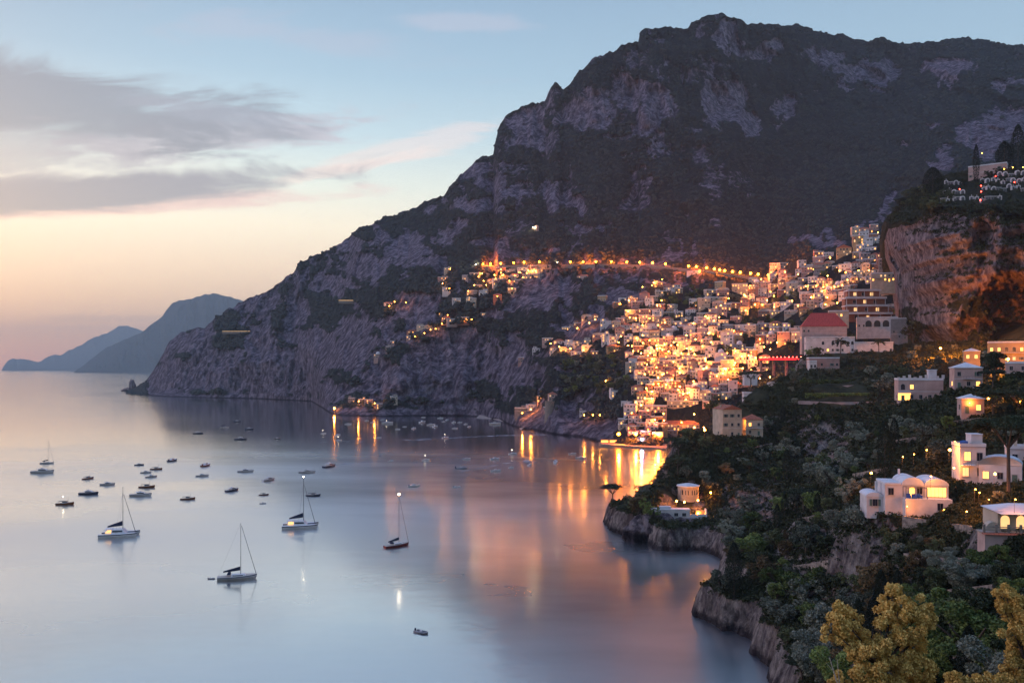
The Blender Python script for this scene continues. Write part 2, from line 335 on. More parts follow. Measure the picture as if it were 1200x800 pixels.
rC=(ridged(Xc/30,Zc/80,dC*0,5,81)-.5)*48+(ridged(Xc/9,Zc/15,dC*0,4,83)-.5)*17+(ridged(Xc/34,Zc/20,dC*0,4,89)-.5)*14+(fbm(Xc/4,Zc/4,dC*0,3,84)-.5)*3
dC2=dC-rC*(1-.8*sstep(.70,.76,tc))[:,None]
rockC=np.where(PYc>edge_y[None]+6,1.0,.15)*(.55+.6*fbm(Xc/14,Zc/10,dC*0,4,85)); rockC=np.minimum(rockC,1.2-.9*sstep(.60,.72,fbm(Xc/30,Zc/22,dC*0,3,88)))
rust=np.clip(sstep(1090,1165,PXc)*sstep(300,345,PYc)*.8*(.3+.9*fbm(Xc/18,Zc/30,dC*0,3,86)),0,1); rust=np.maximum(rust,.22*sstep(.52,.68,fbm(Xc/25,Zc/40,dC*0,3,87)))
mC=terrain_mat('cliff_rock',(.020,.026,.018),(.055,.062,.038),(.15,.13,.145),(.50,.42,.43),.09,rust=(.42,.19,.13),streak=(1,1,.65),sth=(.53,.40),bump=1.0,bd=4)
crag,vC,fC=sheet('cliff',PXc,PYc,dC2,mC,rockC,rust,300)
# ------------------------------------------------------------------ NEAR HILLSIDE (height field through surveyed points)
CP=[(745,632,348),(770,643,330),(800,645,327),(830,645,327),
 (750,612,352),(798,609,350),(770,606,352),(828,608,350),(770,580,366),(800,585,372),(822,583,372),(780,560,385),(800,548,402),(788,528,440),(830,520,450),(860,508,432),(840,500,470),(875,470,485),(900,455,520),
 (850,610,350),(860,585,362),(890,600,345),(900,550,385),(930,510,430),(950,548,396),(1000,545,385),(960,492,418),(1000,484,418),(940,484,430),(980,473,440),(1030,473,430),(980,457,466),(1030,455,460),
 (970,442,500),(975,418,560),(1010,416,560),(1040,414,560),(1060,405,610),(930,432,600),(1110,418,530),(1150,415,500),(1200,408,470),(1260,395,440),(1050,440,480),
 (1075,474,338),(1040,480,345),(1135,458,315),(1180,452,288),(1150,482,268),(1200,482,248),(1260,480,230),(1050,505,300),(1008,606,196),(998,590,215),(1020,545,262),(1100,525,250),(1160,522,235),(1145,562,205),(1190,560,200),
 (1060,600,190),(1030,602,192),(1080,565,206),(1100,612,180),(1160,616,170),(1200,622,160),(1100,655,171),(1160,655,160),(1010,640,190),(1000,600,218),(950,640,232),(950,600,262),(900,640,282),(870,640,292),
 (846,656,311),(824,690,270),(820,725,238),(840,738,228),(880,746,222),(886,770,206),(906,795,192),(925,830,175),(950,880,156),
 (835,700,243),(880,716,234),(910,702,222),(940,722,205),(962,765,180),(975,800,165),(900,672,255),(950,684,220),(1000,705,190),(1000,765,150),(1050,800,120),(1100,690,150),(1150,705,130),(1200,660,140),(1200,710,115),(1100,765,110),(1200,795,80),(1260,800,62)]
W=[tuple(V(*c)) for c in CP]
W+=[(146,770,0),(140,650,0),(108,550,0),(78,450,0),(60,410,0),(150,700,2),(140,690,2),(165,725,6),(190,745,14),(150,640,6),(175,680,12),(130,600,4),(170,760,6),(215,700,26),(170,600,22),(130,500,20),(260,760,40),(250,700,60),(300,650,85),(320,720,95),(400,650,120),(500,600,160),
 (40,130,0),(25,100,0),(10,70,0),(-5,40,0),(-22,10,0),(-32,-30,0),(0,1,66),(0,-20,70),(20,0,69),(60,-20,80),(14,20,57),(30,70,33),(30,58,39),(45,60,44),(80,40,60),(130,60,70),(120,120,62),(160,160,70),(220,200,85),(300,300,115),(330,420,130),(420,480,160),(36,100,22),(62,110,32),
 (-30,40,-14),(-10,75,-14),(10,110,-14),(25,150,-14),(30,190,-14),(35,230,-14),(35,300,-14),(35,350,-14),(30,420,-14),(60,480,-14),(85,560,-14),(110,660,-14),(60,285,-10),(62,300,-10),(10,300,-16),(-40,100,-16),(-60,0,-14),(0,500,-16),(40,700,-16),(70,300,-6),(58,260,-12),(45,225,-14)]
W=np.array(W,float); S=100.0
def tps(A,B): r2=((A[:,None,:]-B[None])**2).sum(-1); return .5*r2*np.log(np.maximum(r2,1e-9))
A2=W[:,:2]/S; n=len(W); K=tps(A2,A2)+np.eye(n)*.002; Pm=np.hstack([np.ones((n,1)),A2])
Amat=np.block([[K,Pm],[Pm.T,np.zeros((3,3))]]); sol=np.linalg.solve(Amat,np.concatenate([W[:,2],np.zeros(3)]))
def zfield(x,y):
    q=np.stack([x.ravel(),y.ravel()],1)/S; out=np.empty(len(q))
    for i in range(0,len(q),20000):
        c=q[i:i+20000]; out[i:i+20000]=tps(c,A2)@sol[:n]+sol[n]+c@sol[n+1:]
    return out.reshape(x.shape)
gx=np.arange(-60,520,1.9); gy=np.concatenate([np.arange(-40,300,1.7),np.arange(300,760,2.4)]); GX,GY=np.meshgrid(gx,gy)
Z0=zfield(GX,GY)
def cliffy(z):                                     # sea cliffs: the first metres above the water are steep
    return np.where(z>0, z, z*2.2)
ZD=cliffy(Z0+ (fbm(GX/11,GY/11,GX*0,4,91)-.5)*5*sstep(30,60,GY))
st=sstep(-1,1.5,ZD)*(1-sstep(1.5,12,ZD)); ZD+=st*6.5
for (px_,py_,d_,r_) in ((797,607,352,10.5),(809,585,374,6),(1068,598,195,9),(1139,562,206,6),(1172,566,203,8),(1196,618,154,9),(858,510,434,10),(884,510,437,8),(1079,470,341,10),(1135,455,319,7),(973,415,592,20),(1140,484,266,4),(1024,413,580,14)):
    c_=V(px_,py_,d_); q=np.hypot(GX-c_.x,GY-c_.y); w_=1-sstep(r_*.75,r_*1.35,q); ZD=ZD*(1-w_)+(c_.z-.3)*w_
sl=np.hypot(*np.gradient(ZD,gy,gx)); rD=ridged(GX/7,GY/7,ZD/16,4,93)
cl=sstep(.75,1.3,sl)
ZD=np.where((GX<30)&(GY>245)|(GX<8)&(GY>90),np.minimum(ZD,-8.0),ZD)
GX2=GX+cl*(rD-.5)*4.5*sstep(60,90,GY); GY2=GY+cl*(ridged(GX/6,GY/9,ZD/14,4,95)-.5)*5.5*sstep(60,90,GY)
PXd=600+1000*GX/np.maximum(GY,5); PYd=HY-(ZD-H)*1000/np.maximum(GY,5)
rockD=cl*1.0+(1-sstep(5,10,ZD))*.9
extra=np.zeros_like(ZD); 
for b_ in [(965,520,38,28,0),(880,590,34,24,20),(1010,645,36,26,0),(1045,640,20,10,0),(1190,740,10,10,0),(1115,770,26,14,20),(925,652,12,8,0),(895,560,12,20,0),(840,600,30,20,0)]: blob(PXd,PYd,extra,*b_)
rockD=np.maximum(rockD,extra*1.15*(.5+.6*fbm(GX/9,GY/9,ZD/9,3,96)))
mD=terrain_mat('hillside_ground',(.028,.032,.020),(.085,.085,.048),(.16,.14,.13),(.50,.43,.38),.16,rust=(.3,.17,.1),bump=1.0,bd=2)
vD=np.stack([GX2,GY2,ZD],-1).reshape(-1,3); fD=grid_faces(*GX.shape)
me=npmesh('hillside',vD,fD,mD,True); attr(me,'rock',rockD); attr(me,'rust',.35*sstep(.5,.7,fbm(GX/14,GY/14,ZD/14,3,97)))
struct(link('hillside',me))

BV={'A':BVHTree.FromPolygons(vA.tolist(),fA.tolist()),'C':BVHTree.FromPolygons(vC.tolist(),fC.tolist()),'D':BVHTree.FromPolygons(vD.tolist(),fD.tolist())}
EYE=Vector((0,0,H))
def hit(px,py,which='ACD'):
    """the nearest ground seen in that direction: (point, sheet)"""
    d=Vector(((px-600)/1000,1,(HY-py)/1000)).normalized(); best=None
    for k in which:
        h=BV[k].ray_cast(EYE,d)
        if h[0] is not None and h[0].z>-.2 and (best is None or h[3]<best[2]): best=(h[0],k,h[3],h[1])
    return best
def ground(x,y,which='D'):
    best=None
    for k in which:
        h=BV[k].ray_cast(Vector((x,y,1500)),Vector((0,0,-1)))
        if h[0] is not None and (best is None or h[0].z>best.z): best=h[0]
    return best


# ================================================================== BUILDINGS
def window_mesh(name, w, h, pane, arch=False, shut=False):
    mb=MB(); f=.09
    if arch:
        mb.arch(0,w+2*f,-h/2-f,h/2+f,-.06,.05,'frame'); mb.arch(0,w,-h/2,h/2,-.09,-.05,pane)
    else:
        mb.box(-w/2-f,w/2+f,-.07,.05,-h/2-f,h/2+f,'frame'); mb.box(-w/2,-.03,-.10,-.06,-h/2,h/2,pane); mb.box(.03,w/2,-.10,-.06,-h/2,h/2,pane)
        mb.box(-w/2-.2,w/2+.2,-.2,.0,-h/2-f-.1,-h/2-f+.02,'frame')
    if shut:
        for s in (-1,1): mb.box(s*(w/2+f+.3)-.26,s*(w/2+f+.3)+.26,-.12,-.02,-h/2,h/2,'shutter')
    return mb.mesh(name)
WM={'dark':window_mesh('window',1.1,1.5,'pane'),'lit':window_mesh('window',1.2,1.6,'lit'),'soft':window_mesh('window',1.2,1.6,'litsoft'),'shut':window_mesh('window',1.0,1.5,'pane',False,True),
    'arch':window_mesh('window',1.5,2.3,'pane',True),'archlit':window_mesh('window',1.5,2.3,'litsoft',True)}
def door_mesh(lit=False):
    mb=MB(); mb.box(-.65,.65,-.07,.04,0,2.3,'frame'); mb.box(-.52,.52,-.1,-.06,0,2.15,'lit' if lit else 'shutter'); return mb.mesh('door')
DM={0:door_mesh(),1:door_mesh(True)}
BALC={}
def balcony(w):
    w=round(w)
    if w not in BALC:
        mb=MB(); mb.box(-w/2,w/2,-1.3,.02,-.15,.0,'roofw')
        for z in (.45,.95): mb.box(-w/2,w/2,-1.3,-1.25,z-.05,z,'rail')
        k=max(3,int(w*1.2))
        for i in range(k+1):
            x=-w/2+.03+i*(w-.06)/k; mb.box(x-.025,x+.025,-1.29,-1.255,0,.92,'rail')
        BALC[w]=mb.mesh('balcony')
    return BALC[w]
def roof_mesh(kind,w,d,h,ov=.3):
    mb=MB()
    if kind=='flat':
        mb.box(-w/2-.12,w/2+.12,-.12,d+.12,h,h+.22,'roof')
        for a in ((-w/2-.1,w/2+.1,-.1,.1),(-w/2-.1,w/2+.1,d-.1,d+.1),(-w/2-.1,-w/2+.1,.103,d-.103),(w/2-.1,w/2+.1,.103,d-.103)): mb.box(*a,h+.221,h+.95,'roofw')
    elif kind in('tile','redtile'):
        r=min(w,d)*.22+.6; mb.box(-w/2-ov,w/2+ov,-ov,d+ov,h,h+.15,kind)
        q=min(w,d)/2-.1; mb.box(-w/2-ov,w/2+ov,-ov,d+ov,h+.151,h+.15+r,kind,(-w/2+q,w/2-q,q,d-q))
    elif kind=='gable':
        r=w*.22; vs=[(-w/2-ov,-ov,h),(w/2+ov,-ov,h),(0,-ov,h+r),(-w/2-ov,d+ov,h),(w/2+ov,d+ov,h),(0,d+ov,h+r)]
        mb.add(vs,[(0,1,2),(4,3,5),(0,2,5,3),(1,4,5,2),(0,3,4,1)],'tile')
    elif kind=='vault':
        mb.vault(-w/2-.1,w/2+.1,-.1,d+.1,h,w*.22,'roofw'); 
    elif kind=='dome':
        mb.box(-w/2-.12,w/2+.12,-.12,d+.12,h,h+.25,'roofw'); q=min(w,d)*.4
        mb.lathe([(q,0),(q,.7),(q*.93,1.3+q*.2),(q*.75,1.3+q*.45),(q*.45,1.3+q*.65),(0.01,1.3+q*.75)],'roofw',14,(0,d/2,h+.25))
    elif kind=='pyramid':
        mb.box(-w/2-ov,w/2+ov,-ov,d+ov,h,h+.3,'roofw'); mb.box(-w/2,w/2,0,d,h+.301,h+.3+w*.2,'roofw',(-.05,.05,d/2-.05,d/2+.05))
    return mb.mesh('roof',kind in ('vault','dome'))
def building(name,p,w,n,d,rz,wall,kind='flat',lit=.25,step=False,nwin=7,balc=.4,found=5,storey=3.1,chim=.3,arcade=False,door=True,wins=None,side=True,top_extra=0):
    """house: a root at the front of the base, its facade faces local -y"""
    root=link(name,None,None,p,rz); h=n*storey+.3+top_extra; rnd=random.random
    mb=MB(); mb.box(-w/2,w/2,0,d,-found,h,wall)
    if n>1: mb.box(-w/2-.06,w/2+.06,-.07,.03,storey-.12,storey+.04,'roofw')
    link('wall',mb.mesh('wall'),root)
    k=kind; rf=link('roof',roof_mesh(k,w,d,h),root)
    if rnd()<chim:
        mb=MB(); cx=w*random.uniform(-.3,.3); mb.box(cx-.35,cx+.35,d*.6,d*.6+.6,h,h+2.2,'cream'); mb.box(cx-.45,cx+.45,d*.6-.1,d*.6+.7,h+2.2,h+2.35,'tile'); link('chimney',mb.mesh('chimney'),rf)
    if step and k=='flat':
        w2=w*random.uniform(.4,.7); x0=random.choice((-w/2,w/2-w2)); mb=MB(); mb.box(x0+.3,x0+w2-.3,d*.35,d-.3,h+.221,h+3.1,wall); mb.box(x0+.1,x0+w2-.1,d*.33,d-.2,h+3.1,h+3.35,'roof')
        up=link('upper_room',mb.mesh('upper_room'),root)
        link('window',WM['lit' if rnd()<lit else 'dark'],up,(x0+w2/2,d*.35,h+1.6))
    cols=max(2,int(w/2.9)); spots=[(c_,s) for s in range(n) for c_ in range(cols)]
    if len(spots)>nwin: spots=random.sample(spots,nwin)
    dc=random.randrange(cols)
    for (c_,s) in spots:
        x=-w/2+(c_+.5)*w/cols; z=s*storey+1.75
        if s==0 and c_==dc and door: continue
        r=rnd(); kk='lit' if r<lit*.6 else 'soft' if r<lit else ('arch' if arcade and s==n-1 else random.choice(('dark','dark','shut')))
        link('window',WM[kk],root,(x,0,z))
    if side and d>5:
        for s in range(n):
            for sx in ((-1,) if nwin<10 else (-1,1)): 
                o=link('window',WM['lit' if rnd()<lit*.5 else 'dark'],root,(sx*w/2,d*.4,s*storey+1.75),R(-90) if sx<0 else R(90))
            if nwin<10: break
    if door: link('door',DM[1 if rnd()<lit else 0],root,(-w/2+(dc+.5)*w/cols,0,0))
    if n>1 and rnd()<balc:
        link('balcony',balcony(max(3,w*random.choice((.4,.6,.9)))),root,(0,0,storey*random.randint(1,n-1)+.05))
    return root
def lamp_meshes():
    mb=MB(); mb.tube((0,0,-1),(0,0,4.6),.07,.05,'pole'); mb.tube((0,0,4.6),(0,-.7,5.0),.04,.04,'pole'); mb.lathe([(.3,0),(.1,.22),(.02,.3)],'pole',8,(0,-.7,5.05)); pole=mb.mesh('lamp_post')
    out={}
    import bmesh
    for k,r in (('bulb',.58),('bulbroad',1.6),('bulbwhite',.5),('bulbblue',.6),('bulbred',.5),('small',.2)):  # road globes oversized so that their size takes in the lamps' glare
        bm=bmesh.new(); bmesh.ops.create_icosphere(bm,subdivisions=1,radius=r); me=D_.meshes.new('bulb'); bm.to_mesh(me); bm.free(); me.materials.append(M['bulb' if k=='small' else k]); out[k]=me
    return pole,out
POLE,BULB=lamp_meshes()
GLOW={}
def glow(parent,loc,kind,P,rad=.3):
    col={'bulb':(1,.27,.03),'bulbroad':(1,.17,.01),'bulbwhite':(1,.72,.42),'bulbblue':(.55,.5,1),'bulbred':(1,.06,.05)}[kind]; key=(kind,round(P,-1),rad)
    if key not in GLOW:
        l=D_.lights.new('lamp_light','POINT'); l.color=col; l.energy=P; l.shadow_soft_size=rad; GLOW[key]=l
    o=D_.objects.new('lamp_light',GLOW[key]); COL.objects.link(o); o.parent=parent; o.location=loc; return o
def lamp(p,kind='bulb',look='globe street lamp glowing orange',px=0,py=0,group='street lamps of the town',h=1.0,fixed=False,zone=None,cat='street lamp'):
    o=link('street_lamp',POLE,None,p,0,(1,1,h)); b=link('bulb',BULB[kind],o,(0,-.7,4.85)); b.scale=(1,1,1/h); glow(o,(0,-1.6,5.0) if kind=='bulb' else (0,3.0,6.0),kind,{'bulb':5200,'bulbroad':75000,'bulbwhite':9000,'bulbblue':9000}.get(kind,3000)*random.choice((.25,.5,.9,1.9)))
    return thing(o,look,cat,px,py,group,fixed,zone)
# --- town zones
def inpoly(x,y,P):
    r=False; j=len(P)-1
    for i in range(len(P)):
        if (P[i][1]>y)!=(P[j][1]>y) and x<(P[j][0]-P[i][0])*(y-P[i][1])/(P[j][1]-P[i][1])+P[i][0]: r=not r
        j=i
    return r
TOWN=[(698,384),(735,376),(738,352),(765,352),(768,336),(800,334),(822,356),(842,330),(905,330),(907,314),(950,311),(958,300),(985,298),(1000,270),(1030,268),(1032,290),(1040,325),(1046,372),(1000,388),(950,396),(945,414),(905,428),(882,452),(835,478),(832,496),(800,510),(730,512),(722,498),(745,448),(728,420),(706,412)]
GREEN=[(880,372,12,8),(908,372,14,7),(933,376,18,6),(878,399,10,6),(927,352,14,5),(975,322,12,5),(862,352,6,6),(906,350,5,4),(790,352,18,8),(812,345,12,10),(855,412,10,5),(843,480,10,8),(985,338,10,4)]
SPECIAL=[(990,297,12,16),(975,382,36,24),(1020,348,30,16),(790,492,48,24),(722,512,18,12),(915,414,28,10),(866,336,14,10),(790,388,8,8)]
town_pts=[]
zones=[('white',.27),('cream',.24),('rose',.17),('pink',.12),('ochre',.08),('grey',.06),('terracotta',.06)]
def pickwall():
    r=random.random(); a=0
    for k,p in zones:
        a+=p
        if r<a: return k
    return 'cream'
NUM={1:'one',2:'two',3:'three',4:'four'}
KN={'flat':'flat-roofed','tile':'tile-roofed','dome':'domed','vault':'vaulted','gable':'gabled','redtile':'red-roofed','pyramid':'pyramid-roofed'}
def town_house(px,py,wpx,n,group='hillside houses of the town',lit=.3,wall=None,kind=None,name='hillside_house',rot=None,dp=None):
    h=hit(px,py)
    if h is None: return None
    p,_,dist,_n=h; s=p.y/1000; w=wpx*s
    wall=wall or pickwall(); kind=kind or random.choices(('flat','tile','dome','vault'),(.70,.22,.04,.04))[0]
    rz=rot if rot is not None else R(random.gauss(-6,12))-math.atan2(p.x,p.y)*.8
    root=building(name,(p.x,p.y-1.0,p.z-.6),w,n,dp or random.uniform(7,10),rz,wall,kind,lit,random.random()<.35,nwin=random.randint(4,7),found=9,balc=.45)
    thing(root,f"{wall} {NUM[n]}-storey {KN[kind]} house",'house',px,py,group); town_pts.append((px,py,p,w,n,rz)); return root
y=272.0; allp=[]
while y<514:
    x=690+random.uniform(0,8)
    while x<1050:
        wpx=random.uniform(8.5,15)*(1.0 if y>340 else .85)
        cx=x+wpx/2; yy_=y+random.uniform(-2.2,2.2)
        if inpoly(cx,yy_,TOWN) and not any(((cx-a)/c_)**2+((yy_-b-3)/d)**2<1 for a,b,c_,d in GREEN+SPECIAL): allp.append((cx,yy_,wpx))
        x+=wpx*random.uniform(.98,1.22)
    y+=7.3 if y<340 else 8.2
random.shuffle(allp)
print('town candidates',len(allp))
CUT=298
for (cx,yy_,wpx) in sorted(allp[:CUT],key=lambda t:t[1]):
    town_house(cx,yy_,wpx,random.choices((1,2,3,4),(.18,.50,.26,.06))[0],lit=.42 if 735<cx<930 and 370<yy_<440 else .28)
OUT=[(random_x,random_y,random_w) for random_x,random_y,random_w in [(round(random.uniform(560,634)),round(random.uniform(314,334)),random.randint(8,13)) for _ in range(18)]]+[(740,503,12),(752,499,12),(764,503,14),(776,500,12),(786,508,14),(757,509,12),(770,511,12),(742,494,12),(755,489,14),(770,492,14),(556,322,12),(572,316,12),(585,318,10),(598,319,12),(612,316,12),(625,314,14),(590,327,10),(603,326,10),(577,332,12),(560,336,10),(553,345,12),(566,345,10),(545,327,8),(597,334,8),(600,342,10),(528,316,14),(520,329,14),(525,341,14),(535,354,10),(552,354,12),(583,350,10),(515,368,12),(522,374,10),(530,376,12),(543,374,14),(567,369,14),(516,381,12),(507,384,10),(495,386,14),(484,390,12),(480,398,8),(462,404,10),(455,408,6),(443,419,10),(457,302+55,14),
 (665,386,14),(678,381,12),(687,376,12),(697,372,8),(705,352,10),(682,328,14),(723,360,8),(730,352,8),(642,399,14),(655,402,12),(668,406,14),(680,405,14),(690,404,12),(663,412,14),(676,415,14),(688,411,12),(700,398,12),(628,411,9),(648,413,8),(697,418,8),(611,424,8),(812,322,16),
 (648,468,10),(640,480,8),(610,484,14),(622,480,12),(632,470,6),(683,485,8),(720,465,8),(626,270,6),(412,471,8),(424,470,8),(432,473,10),(445,478,7),(462,467,8)]
for (px_,py_,w_) in OUT: town_house(px_,py_,w_,random.choice((1,1,2,2)),'scattered houses on the mountainside',.35,name='mountain_house')

# --- lamps along the mountain road
ROAD=[(556,309.5,'bulbwhite'),(565,309,0),(576,308.5,0),(588,308.5,0),(601,307.5,0),(615,307,0),(632,306.5,0),(654,307.5,'bulbwhite'),(667,306.5,0),(683,307,0),(699,306.5,0),(715,306.5,0),(733,307,0),(749,307.5,0),(764,308,0),(780,309.5,0),(806,312.5,0),(816,312.5,0),(828,314.5,0),(835,315.5,0),(841,316.5,0),(848,318.5,0),(857,319,0),(867,320,0),(879,321,0),(886,322,0),(898,323,0)]
rp=[]
for x_ in np.arange(548,912,3.0):
    yl=float(np.interp(x_,[a for a,_,_ in ROAD],[b for _,b,_ in ROAD]))+4.2
    rp.append(hit(x_,yl,'A')[0])
ya=smooth1(np.array([[p.x,p.y,p.z] for p in rp]),14,0)
za=ya[:,2]
mb=MB()
for i in range(len(ya)-1):
    for (o0,o1,z0_,z1_,mt) in ((-7,3,-.3,0,'paving'),(-7.5,-7.03,-7,.9,'stone')):
        a,b=ya[i],ya[i+1]; mb.add([(a[0],a[1]+o0,a[2]+z0_),(b[0],b[1]+o0,b[2]+z0_),(b[0],b[1]+o1,b[2]+z0_),(a[0],a[1]+o1,a[2]+z0_),(a[0],a[1]+o0,a[2]+z1_),(b[0],b[1]+o0,b[2]+z1_),(b[0],b[1]+o1,b[2]+z1_),(a[0],a[1]+o1,a[2]+z1_)],[(0,3,2,1),(4,5,6,7),(0,1,5,4),(2,3,7,6)],mt)
struct(link('coast_road',mb.mesh('coast_road')))
for i,(x_,y_,k_) in enumerate(ROAD):
    j=int(np.clip(round((x_-548)/3),0,len(ya)-1)); p=ya[j]
    lamp((p[0],p[1]-5.5,p[2]),k_ or 'bulbroad','white street lamp glaring' if k_ else 'orange street lamp',x_,y_,'street lamps along the mountain road',1.0,zone='on the coast road above the town')

# --- lamps in the town
LAMPS=[(838,441),(826,431),(757,427),(763,421),(772,408),(748,437),(735,405),(745,396),(752,393),(760,399),(768,405),(775,410),(782,412),(790,414),(797,414),(805,415),(812,415),(785,405),(800,402),(808,409),(860,412),(867,418),(875,417),(843,410),(850,414),(908,402),(946,405),(937,404),(957,403),(843,358),(852,350),(868,333),(887,338),(913,331),(920,354),(948,349),(951,316),(958,316),(967,324),(981,318),(988,320),(1003,318),(938,318),(918,319),(954,336),(962,337),(975,337),(984,335),(990,329),(1010,275),(1026,273),(866,392),(835,376),(828,373),(752,402),(858,388),(825,371),(724,401),(727,394),(737,372),(735,365),(744,373),(752,381),(760,373),(769,358),(774,352),(763,334),(775,327),(765,331),(752,336),(726,356),(736,352),(778,378),(757,369),(770,381),(830,390),(817,386),(803,393),(811,379),(808,431),(795,437),(786,445),(779,451),(806,460),(793,457),(770,450),(750,475),(739,484),(776,485),(766,492),(797,495),(762,467),(812,501),(835,497),(822,508),(841,372),(872,364),(897,352),(905,360),(890,327),(880,338),(978,356),(1015,318),(1031,319),(1038,330),(970,303),(933,322),(883,420),(893,407),(900,410),(888,398),(858,428),(868,432),(851,445),(845,438),
 (570,333),(556,333),(549,340),(603,322),(617,319),(628,317),(608,318),(590,321),(581,325),(597,328),(600,337),(567,328),(561,323),(527,337),(519,331),(583,346),(528,314),(457,357),(540,376),(548,374),(553,373),(525,368),(518,378),(511,384),(505,385),(498,389),(487,393),(676,384),(690,378),(668,408),(655,406),(645,402),(683,410),(697,374),(709,446),(622,479),(612,483),(684,486),(694,486),(702,486),(463,352),(476,353),(545,375)]
LAMPS+=[(random.uniform(735,900),random.uniform(385,445)) for _ in range(34)]+[(random.uniform(740,830),random.uniform(445,505)) for _ in range(16)]+[(random.uniform(840,1010),random.uniform(325,370)) for _ in range(16)]+[(random.uniform(560,632),random.uniform(311,330)) for _ in range(12)]
for (x_,y_) in LAMPS:
    h=hit(x_,y_+4.5); 
    if h: lamp((h[0].x,h[0].y-6.5,h[0].z-.6),'bulb','orange street lamp',x_,y_,'street lamps among the houses',1.0)

# --- landmark buildings of the town
def special(name,px_,py_,wpx,n,dp,rot,wall,kind,look,cat,lit=.3,d=None,**k):
    h=hit(px_,py_); p=h[0] if d is None else V(px_,py_,d); s=p.y/1000
    r=building(name,(p.x,p.y,p.z),wpx*s,n,dp,R(rot)-math.atan2(p.x,p.y)*.8,wall,kind,lit,**k); thing(r,look,cat,px_,py_,fixed=True); return r
r=special('church',989,300,17,3,16,-4,'ochre','gable','orange lit church with gabled roof at the top of the town','church',.5,nwin=8,arcade=True,chim=0)
mb=MB(); mb.box(9.5,13.5,-1,3,-8,15,'ochre'); mb.box(9.9,13.1,-.6,2.6,15,19,'ochre'); mb.arch(11.5,1.4,15.6,18.2,-.66,-.6,'litsoft'); mb.lathe([(1.9,0),(1.7,.9),(1.0,1.8),(.05,2.4)],'tile',10,(11.5,1,19)); link('bell_tower',mb.mesh('bell_tower'),r)
special('clock_house',867,345,18,4,12,-3,'cream','flat','tall cream lit palazzo under the end of the road','palazzo',.8,nwin=10,balc=0)
special('chapel',790,389,11,1,9,0,'white','dome','small white domed chapel in mid town','chapel',.1,chim=0,nwin=2)
# big hotel fronts above the beach
for (a,b,w_,n_,wl,kd,lt,lk) in ((793,505,52,2,'rose','tile',.7,'long beach hotel with tiled roof and lit lower arcade'),(800,478,36,2,'cream','flat',.5,'cream hotel of two lit floors behind the tiled beach hotel'),(768,484,26,2,'rose','flat',.4,'rose hotel next to the two big beach lamps'),(782,458,30,3,'terracotta','flat',.75,'terracotta hotel with many lit windows mid slope'),(832,440,34,2,'white','flat',.25,'broad white hotel at the right edge of the lower town'),(790,430,40,2,'rose','flat',.5,'wide rose palazzo with flat roof under the bright quarter'),(850,432,30,2,'pink','flat',.3,'broad pink palazzo beside the pines'),(815,462,22,2,'white','dome',.2,'white domed house on the lower slope')):
    special('hotel',a,b,w_,n_,11,-4,wl,kd,lk,'hotel',lt,nwin=16,balc=1.0,found=10)
# beach quarter: quay, promenade lights
q0=sea(704,522); q1=sea(778,526)
mb=MB(); mb.add([(q0.x,q0.y-4,-3),(q1.x,q1.y-10,-3),(q1.x+10,q1.y+34,-3),(q0.x,q0.y+18,-3),(q0.x,q0.y-4,1.6),(q1.x,q1.y-10,1.6),(q1.x+10,q1.y+34,1.6),(q0.x,q0.y+18,1.6)],[(0,1,5,4),(1,2,6,5),(2,3,7,6),(3,0,4,7),(4,5,6,7)],'stone'); mb.box(q0.x+20,q0.x+62,q0.y-14,q0.y-9,-3,.9,'paving')
thing(link('landing_stage',mb.mesh('landing_stage')),'low stone landing stage below the two bright lamps','landing stage',fixed=True)
for (x_,y_,k_,lk) in ((725,513,'bulbroad','orange lamp at the outer end of the landing stage'),(745,516,'bulbroad','brightest orange lamp at the middle of the landing stage'),(752,520,'bulbblue','cold violet-white lamp at the edge of the landing stage'),(771,515,'bulbroad','orange lamp where the landing stage meets the beach bars')):
    p=V(x_,y_,H*1000/(522.5-HY)); L_=link('quay_lamp',POLE,None,(p.x,p.y+1,1.6),0,(1,1,1.9 if k_!='bulbblue' else .9)); b=link('bulb',BULB[k_],L_,(0,-.7,4.85)); f=1.0 if k_=='bulbroad' else 1.9; b.scale=(f,f,f/L_.scale.z); glow(L_,(0,-2.5,4.9),k_,{'bulbroad':60000,'bulbblue':16000}[k_],.8); thing(L_,lk,'lamp',x_,y_,fixed=True,group='lamps on the landing stage')
for i in range(7):
    x_=710+i*10; p=V(x_,519,H*1000/(521.5-HY))
    mb=MB(); w_=7; mb.box(-w_/2,w_/2,0,5,0,2.7,'ochre'); mb.box(-w_/2+.4,w_/2-.4,-.06,.0,.3,2.2,'lit'); b_=link('beach_bar',None,None,(p.x,p.y+9,1.55)); link('wall',mb.mesh('wall'),b_)
    mb=MB(); mb.box(-w_/2-.3,w_/2+.3,-2.4,5.2,2.7,2.9,'tile',(-w_/2-.3,w_/2+.3,-.2,5.2)); link('awning',mb.mesh('awning'),b_)
    thing(b_,'lit ochre beach bar with sloping awning','bar',x_,519,'beach bars behind the landing stage')
# bridge with red lights
p=V(915,421,735); mb=MB(); mb.box(-19,19,0,6,-1,0,'stone'); mb.box(-19,19,-.3,.0,-.6,1.1,'awning')
bo=link('red_lit_terrace',None,None,(p.x,p.y,p.z)); link('deck',mb.mesh('deck'),bo)
for i in range(4):
    mb=MB(); mb.box(-17+i*11,-15.6+i*11,1,5,-14,-1,'stone'); link('pillar',mb.mesh('pillar'),bo)
for i in range(11):
    link('bulb',BULB['bulbred'],bo,(-17+i*3.4,-.6,1.9))
    if i%3==1: glow(bo,(-17+i*3.4,-1.5,2.6),'bulbred',5000)
thing(bo,'long terrace on stone pillars with a string of red lights','terrace',fixed=True)
